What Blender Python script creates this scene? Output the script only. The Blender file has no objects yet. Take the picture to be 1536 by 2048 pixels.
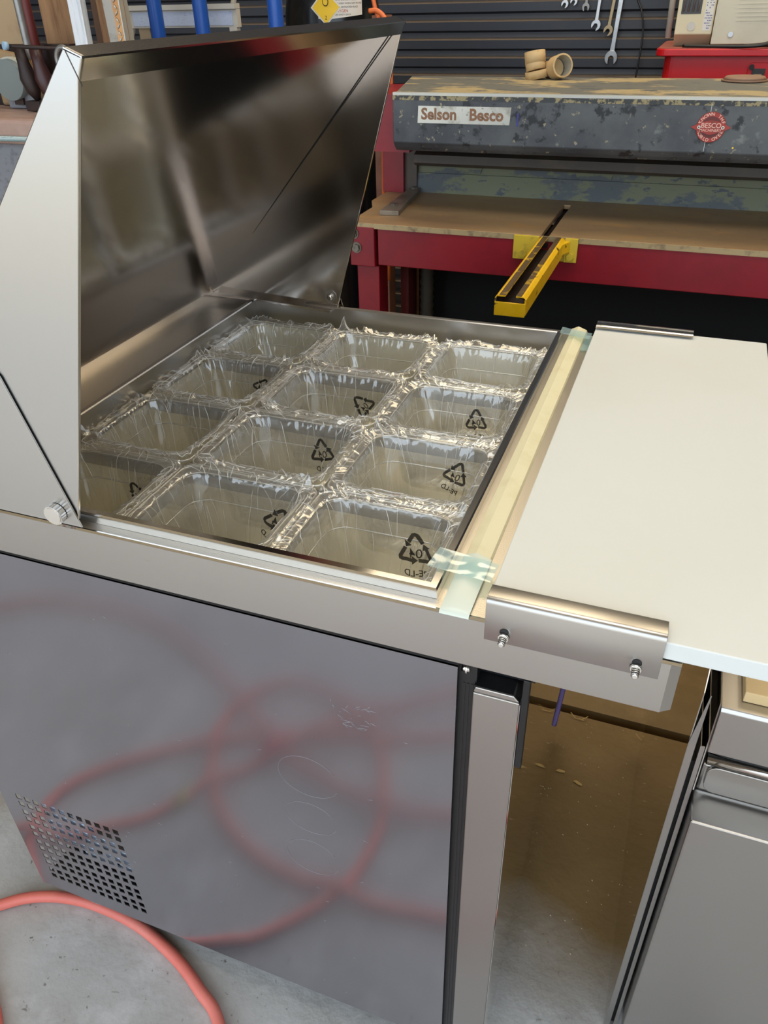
import bpy, bmesh, math, random
from mathutils import Vector, Matrix, noise
random.seed(7)
C = bpy.context.scene.collection
PI = math.pi

# ------------------------------------------------------------ camera, sky, sun, exposure
cam_d = bpy.data.cameras.new('camera'); cam = bpy.data.objects.new('camera', cam_d); C.objects.link(cam)
Rw = ((0.93658115, 0.17862683, -0.30150989), (0.34980335, -0.52877153, 0.77332935), (-0.02129248, -0.82975486, -0.55772171))
m = Matrix.Identity(4)
for i in range(3):
    m[i][0] = Rw[i][0]; m[i][1] = -Rw[i][1]; m[i][2] = -Rw[i][2]
m[2][3] = 1.41
cam.matrix_world = m
cam_d.sensor_fit = 'HORIZONTAL'; cam_d.sensor_width = 36; cam_d.lens = 36 * 1540 / 1536
cam_d.clip_start = .02; cam_d.clip_end = 200
bpy.context.scene.camera = cam
vs = bpy.context.scene.view_settings
vs.view_transform = 'Standard'; vs.look = 'None'; vs.gamma = 1; vs.use_curve_mapping = False
vs.exposure = 0.0

world = bpy.data.worlds.new('sky'); bpy.context.scene.world = world; world.use_nodes = True
wn = world.node_tree.nodes; bg = wn['Background']
bg.inputs[0].default_value = (0.74, 0.87, 1.0, 1); bg.inputs[1].default_value = 2.4

def lamp(name, kind, loc, rot, energy, color, **k):
    d = bpy.data.lights.new(name, kind); o = bpy.data.objects.new(name, d); C.objects.link(o)
    o.location = loc; o.rotation_euler = rot; d.energy = energy; d.color = color
    for a, v in k.items(): setattr(d, a, v)
    return o
lamp('sun', 'SUN', (0, -6, 8), (math.radians(26), math.radians(-8), 0), 3.0, (1, .94, .84), angle=.01)
lamp('doorway_light', 'AREA', (0.2, -2.1, 1.9), (math.radians(78), 0, 0), 22, (.86, .93, 1), shape='RECTANGLE', size=5.0, size_y=3.0)

# ------------------------------------------------------------ materials
MATS = {}
def col(c):
    return (c[0], c[1], c[2], 1)
def srgb(r, g, b):
    f = lambda v: (v / 255 / 12.92) if v / 255 <= .04045 else ((v / 255 + .055) / 1.055) ** 2.4
    return (f(r), f(g), f(b))
def mat(name, base, rough=.5, metal=0, noises=(), bump=None, rvar=None, emit=None, stretch=None, **kw):
    """noises: (scale, colour, low, high[, detail]) laid over each other as worn patches"""
    if name in MATS: return MATS[name]
    M = bpy.data.materials.new(name); M.use_nodes = True; nt = M.node_tree; N = nt.nodes; L = nt.links
    b = N['Principled BSDF']; b.inputs['Roughness'].default_value = rough; b.inputs['Metallic'].default_value = metal
    b.inputs['Base Color'].default_value = col(base)
    tc = N.new('ShaderNodeTexCoord'); mp = N.new('ShaderNodeMapping'); L.new(tc.outputs['Object'], mp.inputs['Vector'])
    if stretch: mp.inputs['Scale'].default_value = stretch
    src = None
    for i, n in enumerate(noises):
        tx = N.new('ShaderNodeTexNoise'); tx.inputs['Scale'].default_value = n[0]
        tx.inputs['Detail'].default_value = n[4] if len(n) > 4 else 6
        tx.inputs['Roughness'].default_value = .62
        off = N.new('ShaderNodeVectorMath'); off.operation = 'ADD'; off.inputs[1].default_value = (i * 3.7, i * 1.9, i * 5.1)
        L.new(mp.outputs['Vector'], off.inputs[0]); L.new(off.outputs[0], tx.inputs['Vector'])
        mr = N.new('ShaderNodeMapRange'); mr.inputs[1].default_value = n[2]; mr.inputs[2].default_value = n[3]
        L.new(tx.outputs['Fac'], mr.inputs[0])
        mx = N.new('ShaderNodeMix'); mx.data_type = 'RGBA'
        L.new(mr.outputs[0], mx.inputs[0])
        if src is None: mx.inputs[6].default_value = col(base)
        else: L.new(src, mx.inputs[6])
        mx.inputs[7].default_value = col(n[1]); src = mx.outputs[2]
    if src is not None: L.new(src, b.inputs['Base Color'])
    if bump:
        tx = N.new('ShaderNodeTexNoise'); tx.inputs['Scale'].default_value = bump[0]; tx.inputs['Detail'].default_value = 5
        L.new(mp.outputs['Vector'], tx.inputs['Vector'])
        bp = N.new('ShaderNodeBump'); bp.inputs['Strength'].default_value = bump[1]; bp.inputs['Distance'].default_value = bump[2] if len(bump) > 2 else .002
        L.new(tx.outputs['Fac'], bp.inputs['Height']); L.new(bp.outputs[0], b.inputs['Normal'])
    if rvar:
        tx = N.new('ShaderNodeTexNoise'); tx.inputs['Scale'].default_value = rvar[0]; tx.inputs['Detail'].default_value = 4
        L.new(mp.outputs['Vector'], tx.inputs['Vector'])
        mr = N.new('ShaderNodeMapRange'); mr.inputs[3].default_value = rvar[1]; mr.inputs[4].default_value = rvar[2]
        L.new(tx.outputs['Fac'], mr.inputs[0]); L.new(mr.outputs[0], b.inputs['Roughness'])
    if emit:
        b.inputs['Emission Color'].default_value = col(emit[0]); b.inputs['Emission Strength'].default_value = emit[1]
    for k, v in kw.items(): b.inputs[k.replace('_', ' ')].default_value = v
    M.diffuse_color = col(base); MATS[name] = M
    return M

STEEL = mat('brushed_steel', (.47, .45, .43), .3, 1, bump=(220, .04, .0006), rvar=(90, .25, .36), stretch=(.25, 1, 6))
STEEL_TOP = mat('brushed_steel_worktop', (.62, .58, .52), .3, 1, bump=(900, .6, .0005), rvar=(60, .26, .38))
STEEL_LID = mat('satin_steel_lid', (.60, .555, .52), .12, 1, bump=(160, .02, .0005), stretch=(1, .1, 1))
STEEL_LIDOUT = mat('satin_steel_hood', (.50, .49, .475), .28, 1, bump=(200, .03, .0006), stretch=(.4, 1, 3))
STEEL_PANEL = mat('film_covered_steel_panel', (.275, .263, .285), .12, .76, noises=((3.0, (.30, .287, .305), .4, .7), (60, (.46, .45, .46), .74, .8)), rvar=(2, .10, .17))
MIRROR = mat('bright_annealed_door', (.74, .71, .67), .05, 1)
STEEL_POL = mat('polished_steel', (.72, .70, .67), .12, 1)
STEEL_IN = mat('well_lining', srgb(232, 226, 204), .4, .15)
BLACK = mat('black_plastic', (.006, .006, .007), .45, noises=((40, (.012, .012, .012), .5, .8),))
RUBBER = mat('black_gasket', (.008, .008, .009), .35)
BOARD = mat('white_cutting_board', srgb(210, 212, 209), .42, noises=((3.0, srgb(206, 207, 201), .45, .75),), bump=(500, .08, .0004))
CREAM_STRIP = mat('cream_foam_strip', srgb(222, 214, 180), .6, noises=((25, srgb(210, 200, 160), .5, .8),))
FOAMLIGHT = mat('pale_translucent_strip', srgb(205, 212, 200), .35)

def thin_film(name, tint, gloss_col, base_fac, edge_fac, rough, bump, milky=0.0, milk=(.9, .88, .8)):
    M = bpy.data.materials.new(name); M.use_nodes = True; nt = M.node_tree; N = nt.nodes; L = nt.links
    N.remove(N['Principled BSDF']); out = N['Material Output']
    tr = N.new('ShaderNodeBsdfTransparent'); tr.inputs[0].default_value = col(tint)
    gl = N.new('ShaderNodeBsdfGlossy'); gl.inputs[0].default_value = col(gloss_col); gl.inputs['Roughness'].default_value = rough
    lw = N.new('ShaderNodeLayerWeight'); lw.inputs['Blend'].default_value = .5
    mr = N.new('ShaderNodeMapRange'); mr.inputs[1].default_value = .0; mr.inputs[2].default_value = 1
    mr.inputs[3].default_value = base_fac; mr.inputs[4].default_value = edge_fac
    pw = N.new('ShaderNodeMath'); pw.operation = 'POWER'; pw.inputs[1].default_value = 2.5
    L.new(lw.outputs['Facing'], pw.inputs[0]); L.new(pw.outputs[0], mr.inputs[0])
    mx = N.new('ShaderNodeMixShader'); L.new(mr.outputs[0], mx.inputs[0]); L.new(tr.outputs[0], mx.inputs[1]); L.new(gl.outputs[0], mx.inputs[2])
    last = mx.outputs[0]
    if milky:
        df = N.new('ShaderNodeBsdfDiffuse'); df.inputs[0].default_value = col(milk)
        m2 = N.new('ShaderNodeMixShader'); m2.inputs[0].default_value = milky
        L.new(last, m2.inputs[1]); L.new(df.outputs[0], m2.inputs[2]); last = m2.outputs[0]
    if bump:
        tc = N.new('ShaderNodeTexCoord')
        tx = N.new('ShaderNodeTexNoise'); tx.inputs['Scale'].default_value = bump[0]; tx.inputs['Detail'].default_value = 3
        try: tx.noise_type = 'RIDGED_MULTIFRACTAL'
        except Exception: pass
        L.new(tc.outputs['Object'], tx.inputs['Vector'])
        bp = N.new('ShaderNodeBump'); bp.inputs['Strength'].default_value = bump[1]; bp.inputs['Distance'].default_value = bump[2]
        L.new(tx.outputs['Fac'], bp.inputs['Height']); L.new(bp.outputs[0], gl.inputs['Normal'])
    L.new(last, out.inputs['Surface'])
    return M
PC = thin_film('clear_polycarbonate', (.93, .92, .88), (1, 1, 1), .05, .75, .04, None, .05)
BAG = thin_film('clear_bag_film', (.965, .96, .945), (1, 1, 1), .13, .9, .08, (30, .6, .004), .09, (.95, .94, .90))
TAPE = thin_film('clear_tape', (.80, .93, .93), (1, 1, 1), .12, .7, .1, (60, .5, .002), .25, (.62, .85, .88))
INK = mat('black_print', (.02, .02, .02), .6)
CREASE_GLINT = mat('crease_glint', (.9, .89, .86), .12, .3)
EDGE = thin_film('clear_plastic_edge', (.95, .94, .90), (1, 1, 1), .4, .9, .08, None, .3)
INKP = thin_film('grey_film_print', (.16, .155, .15), (.5, .5, .5), .05, .2, .3, None, .25, (.03, .03, .03))

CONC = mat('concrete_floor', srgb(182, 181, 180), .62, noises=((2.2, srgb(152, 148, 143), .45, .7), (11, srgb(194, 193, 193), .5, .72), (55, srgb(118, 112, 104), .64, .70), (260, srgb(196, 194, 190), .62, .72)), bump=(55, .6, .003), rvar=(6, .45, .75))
CONC_BR = mat('warm_lit_floor', srgb(128, 104, 66), .5, noises=((2.2, srgb(110, 88, 52), .4, .7), (14, srgb(140, 118, 78), .5, .8), (120, srgb(84, 66, 40), .66, .74)), bump=(50, .3, .002), rvar=(8, .35, .6))  # brown stands in for warm light on the far concrete
HOSE = mat('pink_red_rubber_hose', srgb(222, 116, 102), .5, noises=((8, srgb(228, 132, 118), .4, .7),))
RED = mat('crimson_machine_paint', srgb(136, 14, 30), .42, noises=((5, srgb(112, 10, 26), .45, .7), (70, srgb(170, 80, 80), .72, .76)), bump=(30, .06))
REDB = mat('bright_red_paint', srgb(205, 22, 28), .32, noises=((6, srgb(180, 16, 24), .5, .8),))
RED_D = mat('dusty_red_top', srgb(168, 100, 88), .6, noises=((6, srgb(140, 84, 70), .4, .7), (25, srgb(186, 128, 110), .6, .8)))
NAVY = mat('scratched_dark_paint', srgb(60, 63, 68), .5, noises=((5, srgb(86, 89, 92), .42, .66), (24, srgb(36, 38, 42), .56, .62), (60, srgb(146, 138, 114), .64, .68), (16, srgb(118, 120, 118), .63, .70)), bump=(60, .25, .001), rvar=(12, .35, .65))
DUST = mat('dusty_beam_top', srgb(104, 103, 98), .55, noises=((9, srgb(168, 150, 112), .50, .56, 8), (26, srgb(84, 87, 90), .58, .62)), stretch=(.6, 1, 1))
PALEEDGE = mat('bare_metal_edge', srgb(188, 186, 178), .4, .4, noises=((12, srgb(206, 196, 166), .5, .7),))
RUST = mat('rusty_worn_table', srgb(172, 142, 104), .45, .25, noises=((3, srgb(152, 122, 92), .4, .65), (11, srgb(192, 146, 90), .55, .72, 8), (50, srgb(96, 78, 62), .64, .74)), stretch=(.6, 1, 1), rvar=(9, .3, .6))
RUSTEDGE = mat('worn_table_edge', srgb(178, 156, 116), .5, .3, noises=((30, srgb(110, 92, 76), .5, .7),))
OLIVE = mat('flaking_olive_paint', srgb(112, 114, 88), .6, noises=((9, srgb(84, 90, 92), .5, .54, 9), (40, srgb(74, 80, 86), .6, .64)), stretch=(.6, 1, 1.2))
GREYBLUE = mat('bare_blade_steel', srgb(88, 92, 98), .45, .3, noises=((10, srgb(110, 112, 98), .55, .7, 8),), stretch=(.5, 1, 1))
DARKBR = mat('greasy_brown_beam', srgb(74, 64, 56), .5, noises=((6, srgb(98, 86, 66), .5, .75),))
YEL = mat('chipped_yellow_paint', srgb(232, 182, 14), .4, noises=((30, srgb(240, 194, 40), .4, .7), (34, srgb(92, 72, 40), .60, .63, 8)))
YELP = mat('dirty_yellow_paint', srgb(206, 178, 50), .5, noises=((24, srgb(150, 130, 50), .55, .7), (50, srgb(60, 50, 36), .68, .72)))
WORN = mat('worn_brown_steel', srgb(112, 92, 68), .4, .5, noises=((30, srgb(210, 170, 60), .56, .62, 8),))
BOLT = mat('dull_bolt_steel', srgb(122, 116, 106), .4, .7, noises=((60, srgb(86, 78, 70), .5, .7),))
BARSTEEL = mat('grey_bar_steel', srgb(142, 132, 118), .45, .5, noises=((20, srgb(116, 104, 90), .5, .7),))
SHEET = mat('charcoal_cladding', srgb(42, 46, 57), .45, noises=((3, srgb(52, 53, 58), .45, .7), (50, srgb(70, 66, 62), .68, .76)))
TAN = mat('tan_plaster', srgb(190, 170, 140), .9)
ROOF = mat('roof_lining', srgb(190, 176, 150), .8)
WALLM = mat('workshop_wall_board', srgb(128, 112, 90), .85, noises=((.8, srgb(96, 84, 70), .4, .7),))
TIMBER = mat('brown_timber', srgb(150, 112, 78), .75, noises=((14, srgb(112, 78, 52), .5, .7), (5, srgb(178, 140, 100), .5, .75)), stretch=(4, 4, .4))
DTIMBER = mat('dark_timber', srgb(92, 66, 48), .8, noises=((12, srgb(66, 46, 34), .5, .7),), stretch=(4, 4, .4))
PTIMBER = mat('pale_plank', srgb(168, 148, 120), .8, noises=((10, srgb(140, 120, 96), .5, .7),))
ALU = mat('white_painted_channel', srgb(216, 218, 222), .4, .2, noises=((16, srgb(180, 184, 190), .5, .7),), stretch=(5, 5, .6))
GREYB = mat('grey_board', srgb(170, 166, 158), .7, noises=((14, srgb(130, 124, 114), .6, .7),))
COPPERP = mat('tread_plate_bronze', srgb(178, 128, 82), .35, .6, noises=((10, srgb(206, 160, 112), .5, .7),))
BLUE = mat('blue_powder_coat', srgb(30, 84, 172), .35)
CYL = mat('glossy_black_cylinder', (.006, .007, .009), .22, noises=((30, (.02, .02, .022), .6, .8),))
LABELW = mat('white_paper_label', srgb(226, 220, 210), .6)
LABELY = mat('yellow_hazard_label', srgb(240, 196, 20), .5)
REDINK = mat('red_print', srgb(176, 60, 48), .6)
ORANGE = mat('orange_hose', srgb(220, 110, 52), .4)
PALE = mat('pale_metal_bar', srgb(206, 200, 188), .5)
BLUEW = mat('blue_white_label', srgb(196, 206, 228), .5, noises=((90, srgb(130, 150, 190), .6, .66),), stretch=(1, 1, 4))
CASTM = mat('tan_casting_paint', srgb(150, 124, 90), .5, noises=((8, srgb(112, 90, 66), .5, .7),))
BEIGE = mat('cream_casing', srgb(222, 208, 172), .45, noises=((5, srgb(206, 190, 150), .5, .8),))
BEIGE2 = mat('pale_cream_side', srgb(210, 200, 176), .5, noises=((4, srgb(190, 182, 160), .5, .8),))
GREYPL = mat('dark_grey_grille', srgb(54, 48, 46), .35)
CHROME = mat('chrome_spanner', srgb(178, 178, 178), .3, .85, noises=((20, srgb(120, 116, 110), .5, .8),))
SPGREY = mat('dull_grey_spanner', srgb(142, 140, 138), .4, .6, noises=((20, srgb(104, 100, 98), .5, .8),))
SPBRASS = mat('tarnished_spanner', srgb(160, 142, 112), .4, .6)
PVC = mat('dusty_tan_plastic_pipe', srgb(196, 166, 120), .6, noises=((14, srgb(166, 136, 92), .5, .75), (40, srgb(120, 100, 76), .66, .72)))
PVCIN = mat('grey_pipe_bore', srgb(168, 164, 150), .6)
PINKT = mat('pinkish_bench_cover', srgb(176, 146, 132), .45, noises=((5, srgb(150, 120, 108), .45, .7),), bump=(14, .4, .01), stretch=(1, 2, 1))
GREYGR = mat('grey_stone_side', srgb(128, 128, 132), .85, noises=((60, srgb(96, 96, 100), .5, .7),))
DARKIRON = mat('dark_iron', srgb(44, 32, 30), .5, .3, noises=((12, srgb(70, 48, 40), .5, .7),))
MAROON = mat('maroon_paint', srgb(100, 38, 36), .5)
PLATE = mat('worn_silver_plate', srgb(196, 194, 184), .35, .5, noises=((9, srgb(150, 146, 132), .52, .62, 8), (45, srgb(92, 86, 74), .62, .68)))
BROWNINK = mat('brown_lettering', srgb(134, 96, 70), .6)
BADGE = mat('worn_red_badge', srgb(160, 52, 42), .45, noises=((40, srgb(116, 44, 38), .5, .7),))
BADGEL = mat('raised_pink_lettering', srgb(226, 176, 160), .4)
CARD = mat('cardboard', srgb(206, 178, 132), .8, noises=((6, srgb(192, 164, 118), .5, .8),))
SWARF = mat('pale_swarf', srgb(214, 202, 170), .5)
CHIP = mat('wood_chip', srgb(196, 164, 104), .7)
SCUFF = mat('scratch_mark', (.42, .40, .42), .4, .5)
CONDUIT = mat('ribbed_conduit', srgb(60, 54, 44), .6)
PURPLE = mat('purple_plastic_tie', srgb(58, 46, 92), .3)
BLUEINK = mat('blue_marker', srgb(60, 62, 140), .6)
YELSPOT = mat('yellow_paint_spot', srgb(226, 196, 60), .5)

# ------------------------------------------------------------ mesh helpers
class MB:
    def __init__(s): s.v = []; s.f = []; s.smooth = []
    def add(s, vs_, fs, sm=False):
        o = len(s.v); s.v += [tuple(x) for x in vs_]; s.f += [[i + o for i in f] for f in fs]; s.smooth += [sm] * len(fs); return s
    def box(s, x0, x1, y0, y1, z0, z1):
        v = [(x, y, z) for z in (z0, z1) for y in (y0, y1) for x in (x0, x1)]
        return s.add(v, [(0, 2, 3, 1), (4, 5, 7, 6), (0, 1, 5, 4), (2, 6, 7, 3), (0, 4, 6, 2), (1, 3, 7, 5)])
    def prism(s, poly, axis, a, b):
        """poly of 2D points extruded along axis; 'x': (y,z), 'y': (x,z), 'z': (x,y)"""
        def P(p, t):
            return {'x': (t, p[0], p[1]), 'y': (p[0], t, p[1]), 'z': (p[0], p[1], t)}[axis]
        n = len(poly); v = [P(p, a) for p in poly] + [P(p, b) for p in poly]
        f = [list(range(n))[::-1], list(range(n, 2 * n))] + [(i, (i + 1) % n, n + (i + 1) % n, n + i) for i in range(n)]
        return s.add(v, f)
    def tube(s, pts, r, n=12, caps=True):
        pts = [Vector(p) for p in pts]; rs = r if isinstance(r, (list, tuple)) else [r] * len(pts)
        v = []; up = None
        for i, p in enumerate(pts):
            t = (pts[min(i + 1, len(pts) - 1)] - pts[max(i - 1, 0)]).normalized()
            if up is None:
                up = t.orthogonal().normalized()
            up = (up - t * up.dot(t))
            up = up.normalized() if up.length > 1e-6 else t.orthogonal().normalized()
            w = t.cross(up)
            for k in range(n):
                a = 2 * PI * k / n; v.append(p + up * math.cos(a) * rs[i] + w * math.sin(a) * rs[i])
        f = []
        for i in range(len(pts) - 1):
            for k in range(n):
                f.append((i * n + k, i * n + (k + 1) % n, (i + 1) * n + (k + 1) % n, (i + 1) * n + k))
        s.add(v, f, True)
        if caps:
            o = len(s.v) - len(v)
            s.f.append([o + k for k in range(n)][::-1]); s.smooth.append(False)
            s.f.append([o + (len(pts) - 1) * n + k for k in range(n)]); s.smooth.append(False)
        return s
    def cyl(s, p, q, r, n=20): return s.tube([p, q], r, n)
    def hexa(s, p, q, r): 
        s.tube([p, q], r, 6)
        for i in range(8): s.smooth[-1 - i] = False
        return s
    def sheetpoly(s, pts): return s.add(pts, [list(range(len(pts)))])

def obj(name, mb, mt, parent=None, label=None, cat=None, group=None, kind=None, bev=None, loc=None, recalc=True):
    me = bpy.data.meshes.new(name); me.from_pydata(mb.v, [], mb.f)
    me.polygons.foreach_set('use_smooth', mb.smooth)
    me.update()
    if recalc: bm = bmesh.new(); bm.from_mesh(me); bmesh.ops.recalc_face_normals(bm, faces=bm.faces); bm.to_mesh(me); bm.free()
    for q in (mt if isinstance(mt, (list, tuple)) else [mt]): me.materials.append(q)
    o = bpy.data.objects.new(name, me); C.objects.link(o)
    if parent is not None: o.parent = parent
    if parent is not None and parent.parent is None and loc is None: pass
    if loc: o.location = loc
    if bev:
        md = o.modifiers.new('bevel', 'BEVEL'); md.width = bev; md.segments = 2; md.limit_method = 'ANGLE'; md.angle_limit = .6
    return tag(o, label, cat, group, kind)
def tag(o, label=None, cat=None, group=None, kind=None):
    for k, v in (('label', label), ('category', cat), ('group', group), ('kind', kind)):
        if v: o[k] = v
    return o
def thing(name, label, cat, group=None, loc=(0, 0, 0)):
    o = bpy.data.objects.new(name, None); C.objects.link(o); o.location = loc; o.empty_display_size = .05
    return tag(o, label, cat, group)
def part(name, mb, mt, root, **k):
    """geometry given in world coordinates, stored relative to its thing's base"""
    w = Vector((0, 0, 0)); r = root
    while r is not None: w += r.location; r = r.parent
    mb.v = [tuple(Vector(p) - w) for p in mb.v]
    return obj(name, mb, mt, root, **k)
def rrect(x0, x1, y0, y1, r, n=6):
    out = []
    for cx, cy, a0 in ((x1 - r, y1 - r, 0), (x0 + r, y1 - r, 90), (x0 + r, y0 + r, 180), (x1 - r, y0 + r, 270)):
        for k in range(n + 1):
            a = math.radians(a0 + 90 * k / n); out.append((cx + r * math.cos(a), cy + r * math.sin(a)))
    return out
def catmull(pts, n=8):
    out = []; P = [Vector(p) for p in pts]; P = [P[0] * 2 - P[1]] + P + [P[-1] * 2 - P[-2]]
    for i in range(1, len(P) - 2):
        for k in range(n):
            t = k / n; a, b, c, d = P[i - 1:i + 3]
            out.append(.5 * ((2 * b) + (c - a) * t + (2 * a - 5 * b + 4 * c - d) * t * t + (3 * b - a - 3 * c + d) * t ** 3))
    out.append(P[-2]); return out
def text_mb(s, size, extrude=.0003, bold=0.0, align='CENTER', spacing=1.0):
    cu = bpy.data.curves.new('lettering', 'FONT'); cu.body = s; cu.size = size; cu.extrude = extrude; cu.offset = bold
    cu.align_x = align; cu.align_y = 'CENTER'; cu.resolution_u = 3; cu.space_character = spacing
    o = bpy.data.objects.new('lettering', cu); C.objects.link(o)
    bpy.context.view_layer.update(); dg = bpy.context.evaluated_depsgraph_get()
    me = bpy.data.meshes.new_from_object(o.evaluated_get(dg))
    mb = MB(); mb.add([tuple(v.co) for v in me.vertices], [list(p.vertices) for p in me.polygons])
    bpy.data.meshes.remove(me); bpy.data.objects.remove(o); bpy.data.curves.remove(cu)
    return mb
def xf(mb, M):
    mb.v = [tuple(M @ Vector(p)) for p in mb.v]; return mb
FRONT = Matrix(((1, 0, 0, 0), (0, 0, -1, 0), (0, 1, 0, 0), (0, 0, 0, 1)))   # text plane -> stands up, facing -y

# ------------------------------------------------------------ setting
g = MB(); g.box(-12, 12, -30, -2.6, -.14, -.01); obj('ground', g, mat('tan_gravel_yard', srgb(196, 184, 164), .9, noises=((4, srgb(176, 160, 138), .5, .7),)), kind='structure')
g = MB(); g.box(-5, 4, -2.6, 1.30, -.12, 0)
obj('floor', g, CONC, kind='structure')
g = MB(); g.box(-5, 4, 1.325, 4.2, -.12, .0); g.box(-5, 4, 1.30, 1.325, -.12, -.03)
obj('floor', g, CONC_BR, kind='structure')
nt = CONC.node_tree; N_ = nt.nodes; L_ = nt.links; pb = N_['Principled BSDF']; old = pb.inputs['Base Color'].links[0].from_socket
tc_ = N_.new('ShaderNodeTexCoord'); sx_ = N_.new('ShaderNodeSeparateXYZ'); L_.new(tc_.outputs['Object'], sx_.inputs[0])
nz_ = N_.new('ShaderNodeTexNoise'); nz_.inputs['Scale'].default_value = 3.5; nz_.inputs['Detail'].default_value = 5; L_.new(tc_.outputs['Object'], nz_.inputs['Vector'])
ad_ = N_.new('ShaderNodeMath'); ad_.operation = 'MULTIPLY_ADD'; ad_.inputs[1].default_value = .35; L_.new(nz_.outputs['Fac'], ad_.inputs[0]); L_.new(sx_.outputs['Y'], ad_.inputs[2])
mr_ = N_.new('ShaderNodeMapRange'); mr_.inputs[1].default_value = .80; mr_.inputs[2].default_value = 1.02; L_.new(ad_.outputs[0], mr_.inputs[0])  # warm light on the far floor, mixed into the colour along y
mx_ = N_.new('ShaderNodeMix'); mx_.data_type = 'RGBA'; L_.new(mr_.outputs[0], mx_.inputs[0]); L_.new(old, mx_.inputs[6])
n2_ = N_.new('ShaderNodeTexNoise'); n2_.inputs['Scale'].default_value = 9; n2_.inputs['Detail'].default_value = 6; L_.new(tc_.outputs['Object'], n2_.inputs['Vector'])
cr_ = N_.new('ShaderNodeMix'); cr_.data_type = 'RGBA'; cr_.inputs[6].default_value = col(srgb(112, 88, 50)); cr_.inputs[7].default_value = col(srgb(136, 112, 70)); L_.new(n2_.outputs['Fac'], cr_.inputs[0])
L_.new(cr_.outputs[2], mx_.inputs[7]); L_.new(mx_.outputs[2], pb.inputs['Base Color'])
# corrugated back wall: ledged horizontal ribs
prof = []; z = 0.0
while z < 3.6:
    prof += [(3.60, z), (3.60, z + .030), (3.618, z + .038), (3.622, z + .056)]; z += .064
g = MB(); n = len(prof)
g.add([(-5, y, zz) for y, zz in prof] + [(4, y, zz) for y, zz in prof], [(i, i + 1, n + i + 1, n + i) for i in range(n - 1)])
g.box(-5, 4, 3.63, 3.7, 0, 3.6)
obj('wall_back', g, SHEET, kind='structure')
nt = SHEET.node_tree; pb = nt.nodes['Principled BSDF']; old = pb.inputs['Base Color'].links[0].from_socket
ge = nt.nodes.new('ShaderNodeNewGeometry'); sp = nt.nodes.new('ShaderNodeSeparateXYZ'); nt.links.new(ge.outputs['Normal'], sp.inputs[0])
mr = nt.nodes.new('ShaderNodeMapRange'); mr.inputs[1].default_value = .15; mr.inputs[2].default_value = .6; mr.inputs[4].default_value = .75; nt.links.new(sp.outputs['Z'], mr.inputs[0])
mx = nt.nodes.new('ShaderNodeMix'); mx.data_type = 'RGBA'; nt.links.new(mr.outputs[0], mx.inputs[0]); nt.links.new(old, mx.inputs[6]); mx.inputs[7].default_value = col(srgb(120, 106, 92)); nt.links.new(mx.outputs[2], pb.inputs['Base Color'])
g = MB(); g.box(-5.1, -5, -2.2, 4.2, 0, 3.6); obj('wall_left', g, WALLM, kind='structure')
g = MB(); g.box(4, 4.1, -2.2, 4.2, 0, 3.6); obj('wall_right', g, WALLM, kind='structure')
g = MB(); g.box(-5.1, 4.1, -2.2, 4.2, 3.6, 3.7); obj('ceiling', g, ROOF, kind='structure')
GLOW = mat('sunlit_translucent_sheet', (.8, .7, .5), .6, emit=((1.0, .84, .58), 4.6))
FILL_GLOW = mat('white_fill_glow', (.8, .8, .75), .6, emit=((1.0, .96, .88), 5.0))
g = MB(); g.box(-2.3, .5, 2.4, 3.58, 3.585, 3.598); obj('window_1', g, GLOW, kind='structure')
g = MB(); g.box(.86, 2.8, 2.4, 3.58, 3.585, 3.598); obj('window_2', g, GLOW, kind='structure')
g = MB(); g.box(-1.2, 1.2, .3, 1.3, 3.585, 3.598); obj('roof_fill_panel', g, FILL_GLOW, kind='structure')  # added glowing panel overhead, brightens the bench and the bag film

# ------------------------------------------------------------ prep fridge
BX0, BX1, BY0, BY1, BZ = -1.02, .062, .516, 1.243, .940
F = thing('prep_fridge', 'stainless steel sandwich prep fridge with its hood lid raised and a well of plastic pans', 'fridge', loc=(-.45, .88, 0))
def fp(name, mb, mt, **k): return part(name, mb, mt, F, **k)
# worktop with opening for the well
WX0, WX1, WY0, WY1 = -.727, -.156, .531, 1.227
g = MB()
g.box(BX0, WX0, BY0, BY1, BZ - .0015, BZ); g.box(WX1, BX1, BY0, BY1, BZ - .0015, BZ)
g.box(WX0, WX1, BY0, WY0, BZ - .0015, BZ); g.box(WX0, WX1, WY1, BY1, BZ - .0015, BZ)
fp('worktop', g, STEEL_TOP)
g = MB(); g.prism([(.5175, .936), (.5145, .9395), (.5165, .9412), (.519, .9405), (.519, .936)], 'x', BX0, BX1); 
fp('folded_edge', g, STEEL_POL)
g = MB(); g.box(BX0, .054, BY0, BY0 + .0015, .880, .938); fp('side_fascia', g, STEEL)
g = MB(); g.box(BX0, .054, BY1 - .0015, BY1, .880, .9385); fp('side_fascia', g, STEEL)
g = MB(); g.prism([(.054, .5165), (.063, .5225), (.063, BY1 - .006), (.054, BY1), (.0525, BY1), (.0525, .5165)], 'z', .880, .9385)
fp('front_fascia', g, STEEL, label='bright folded front fascia with a welded corner')
g = MB(); g.box(BX0 + .002, .052, BY0 + .003, BY1 - .003, .872, .9375 - .001)
# underside tray only outside the well
g = MB(); g.box(WX1 + .03, .052, BY0 + .003, BY1 - .003, .880, .884); fp('worktop_underside', g, STEEL)

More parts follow.
